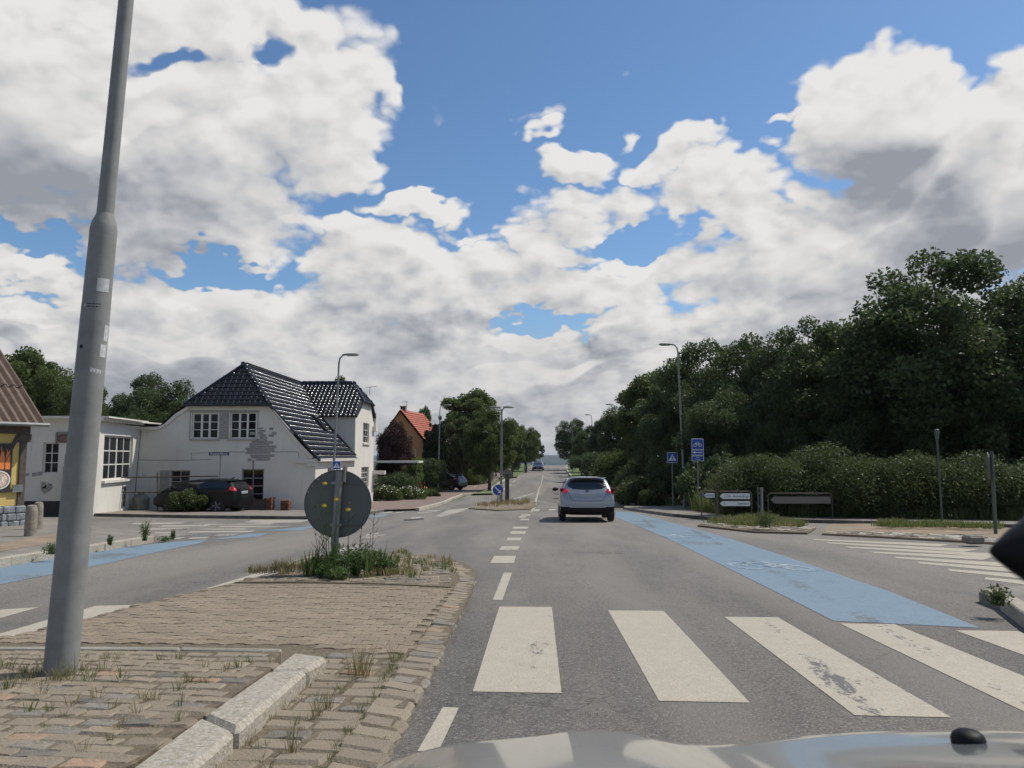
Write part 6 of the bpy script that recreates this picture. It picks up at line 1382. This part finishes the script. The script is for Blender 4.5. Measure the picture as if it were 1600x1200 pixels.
def flower_plant(px_b, py_b, tops, label, m='straw', yy=None):
    x, y = G(px_b, py_b); y = yy or y; x = P(px_b, py_b, y).x; o = empty('flowering_weed', (x, y, gz(y)+.05), 0, label, 'flowering weed', 'tall weeds in front of the round grey sign')
    mb = MB(); fl = []
    for (tx, ty, yel) in tops:
        v = P(tx, ty, y-.02)-o.location; mb.tube([(random.uniform(-.02, .02), 0, 0), (v.x*.35+random.uniform(-.02, .02), -.01, v.z*.5), (v.x*.8, -.02, v.z*.85), v], [.0055, .0045, .0035, .0025], 5)
        if yel:
            fm = MB(); n_ = 12
            for q in range(n_):
                a = q*6.283/n_; fm.add([v+Vector((math.cos(a-.2)*.012, -.004, math.sin(a-.2)*.008)), v+Vector((math.cos(a-.16)*.036, -.012, math.sin(a-.16)*.022)), v+Vector((math.cos(a+.16)*.036, -.012, math.sin(a+.16)*.022)), v+Vector((math.cos(a+.2)*.012, -.004, math.sin(a+.2)*.008))], [(0, 1, 2, 3)])
            fm.lathe([(.018, -.01), (.02, .0), (.012, .01), (.001, .014)], 10, c=v); fm.build('flower_head', M['petal'], o)
        else: MB().lathe([(.004, -.012), (.009, -.004), (.009, .008), (.002, .016)], 7, c=v).build('seed_head', M['straw' if m == 'straw' else 'bark'], o)
        for q in range(4):
            t = random.uniform(.3, .9); c_ = v*t; s = random.choice((-1, 1)); mb.tube([c_, c_+Vector((.05*s, -.01, .05)), c_+Vector((.075*s, -.01, .10))], [.003, .0025, .0015], 4)
    mb.build('stem', M['bark'] if m != 'straw' else M['weed'], o); return o
flower_plant(516, 870, [(507, 790, 1), (503, 742, 0), (497, 750, 0), (488, 760, 0), (481, 769, 0)], 'tall weed with one yellow flower left of the sign post', yy=10.2)
flower_plant(524, 872, [(526, 780, 1), (508, 755, 1), (530, 764, 0)], 'tall weed with yellow flowers in front of the sign post', yy=10.15)
flower_plant(545, 875, [(544.5, 796, 1), (546, 786, 0)], 'tall weed with one yellow flower right of the sign post', yy=10.1)
flower_plant(560, 868, [(565, 826, 0), (563, 838, 0)], 'short dry seed stalk between the sign and the tallest stalk', 'dry', 10.6)
flower_plant(577, 866, [(585, 804, 0), (579, 834, 0)], 'tallest dry brown seed stalk right of the sign', 'dry', 10.5)
flower_plant(500, 872, [(493, 835, 0), (500, 839, 0), (506, 840, 0)], 'thin dry stalks under the left half of the sign', 'dry', 10.5)
# weeds by the left kerb and on the right
def small_weed(px, py, h_, label, r_=.12, m='weed', n=190, name='kerb_weed', zoff=.1):
    x, y = G(px, py, zoff); o = empty(name, (x, y, gz(y)+zoff), 0, label, 'weed', 'weeds along the kerbs'); pts = blob_points((0, 0, h_*.45), r_, n, .1, h_/r_*.55); pts = pts[pts[:, 2] > 0]
    f = bpy.data.objects.new('foliage', leaf_mesh('foliage', pts, .045, m, asp=.4)); C.objects.link(f); f.parent = o; blades('stem_leaves', [(0, 0, 0, 1)]*3, h_, m, 12, r_*.4, .006, .3, o)
small_weed(226, 845, .42, 'upright weed at the rounded end of the left kerb', .12); small_weed(172, 852, .20, 'small dark weed on the left kerb between post and kerb end', .06); small_weed(80, 866, .2, 'low round weed on the pavement left of the big lamp post', .16)
small_weed(258, 846, .12, 'low weed patch just beyond the left kerb end', .2, zoff=.0); small_weed(270, 842, .2, 'thin weed standing alone beside the blue lane', .06, zoff=.0); small_weed(1560, 946, .2, 'pale weed in the near right kerb corner', .15, 'leaf_pale', 260)
isg = gs([(1100,822),(1150,814),(1212,814),(1262,826),(1250,830),(1180,828)])
tag(blades('grass_tufts', spots_in(isg, 120, .6, 1.4), .16, 'grassb', 22, .12, .008), kind='stuff'); tag(blades('dry_grass_tufts', spots_in(isg, 70, .6, 1.3), .16, 'straw', 16, .12, .007), kind='stuff')
small_weed(1196, 824, .45, 'leafy weed at the foot of the edge on sign on the grassy island', .35, 'leaf_pale', 1500)
for a in ([(1375,822),(1440,824),(1440,830),(1370,829)], [(1440,824),(1560,828),(1560,833),(1440,829)]): tag(blades('grass_tufts', spots_in(gs(a), 90, .6, 1.4), .14, 'grassb', 20, .14, .008), kind='stuff')
tag(blades('dry_grass_tufts', spots_in(gs([(742,793),(786,786),(828,784),(830,790),(785,795)]), 60, .6, 1.4), .22, 'straw', 14, .15, .012), kind='stuff')
# tall grass on the verge under the signs
vg = [(8.3, 36), (7.6, 33), (7.9, 29.6), (9.8, 27.2), (11.2, 27.0), (11.0, 29), (9.6, 32), (9.2, 37)]
tag(blades('tall_verge_grass', spots_in(vg, 420, .6, 1.3, .05), .75, 'grassb', 24, .25, .012, .4), kind='stuff'); tag(blades('tall_seeding_grass', spots_in([(8.5, 35), (8.3, 31), (10.2, 28.6), (10.6, 30), (9.6, 34)], 150, .7, 1.2, .05), 1.25, 'straw', 12, .25, .010, .35), kind='stuff')
tag(blades('verge_grass', spots_in([(6.9, 45), (6.6, 58), (7.3, 75), (8.0, 75), (8.2, 58), (8.4, 40), (7.6, 40)], 500, .6, 1.4, .05), .5, 'grassb', 14, .3, .02, .5), kind='stuff')
tag(blades('verge_grass', spots_in([(-7.6, 53), (-6.6, 66), (-5.3, 82), (-4.2, 100), (-5.0, 100), (-6.2, 82), (-7.6, 66), (-8.6, 53)], 500, .6, 1.4, .05), .35, 'grassb', 12, .3, .02, .5), kind='stuff')
tag(blades('hedge_foot_weeds', spots_in([(9.6, 28), (15.2, 25.0), (18, 24.2), (18, 24.8), (15.5, 25.8), (9.8, 28.8)], 200, .5, 1.6, .08), .3, 'grassb', 12, .2, .012, .5), kind='stuff')
# unused prototypes go
for i, pr in enumerate(TP):
    if i not in used:
        for ch in list(pr.children): bpy.data.objects.remove(ch)
        bpy.data.objects.remove(pr)

# ------------------------------------------------------------------ summer air: far things fade to blue
hz_ = MB().box((-3200, -80, -40), (3200, 7200, 16)).build('haze', None); hm = bpy.data.materials.new('haze'); hm.use_nodes = True; t = hm.node_tree; t.nodes.clear(); v = t.nodes.new('ShaderNodeVolumePrincipled'); v.inputs['Color'].default_value = (.8, .87, 1, 1); v.inputs['Density'].default_value = .00009; ou = t.nodes.new('ShaderNodeOutputMaterial'); t.links.new(v.outputs[0], ou.inputs[1]); hz_.data.materials.append(hm); hz_['kind'] = 'stuff'
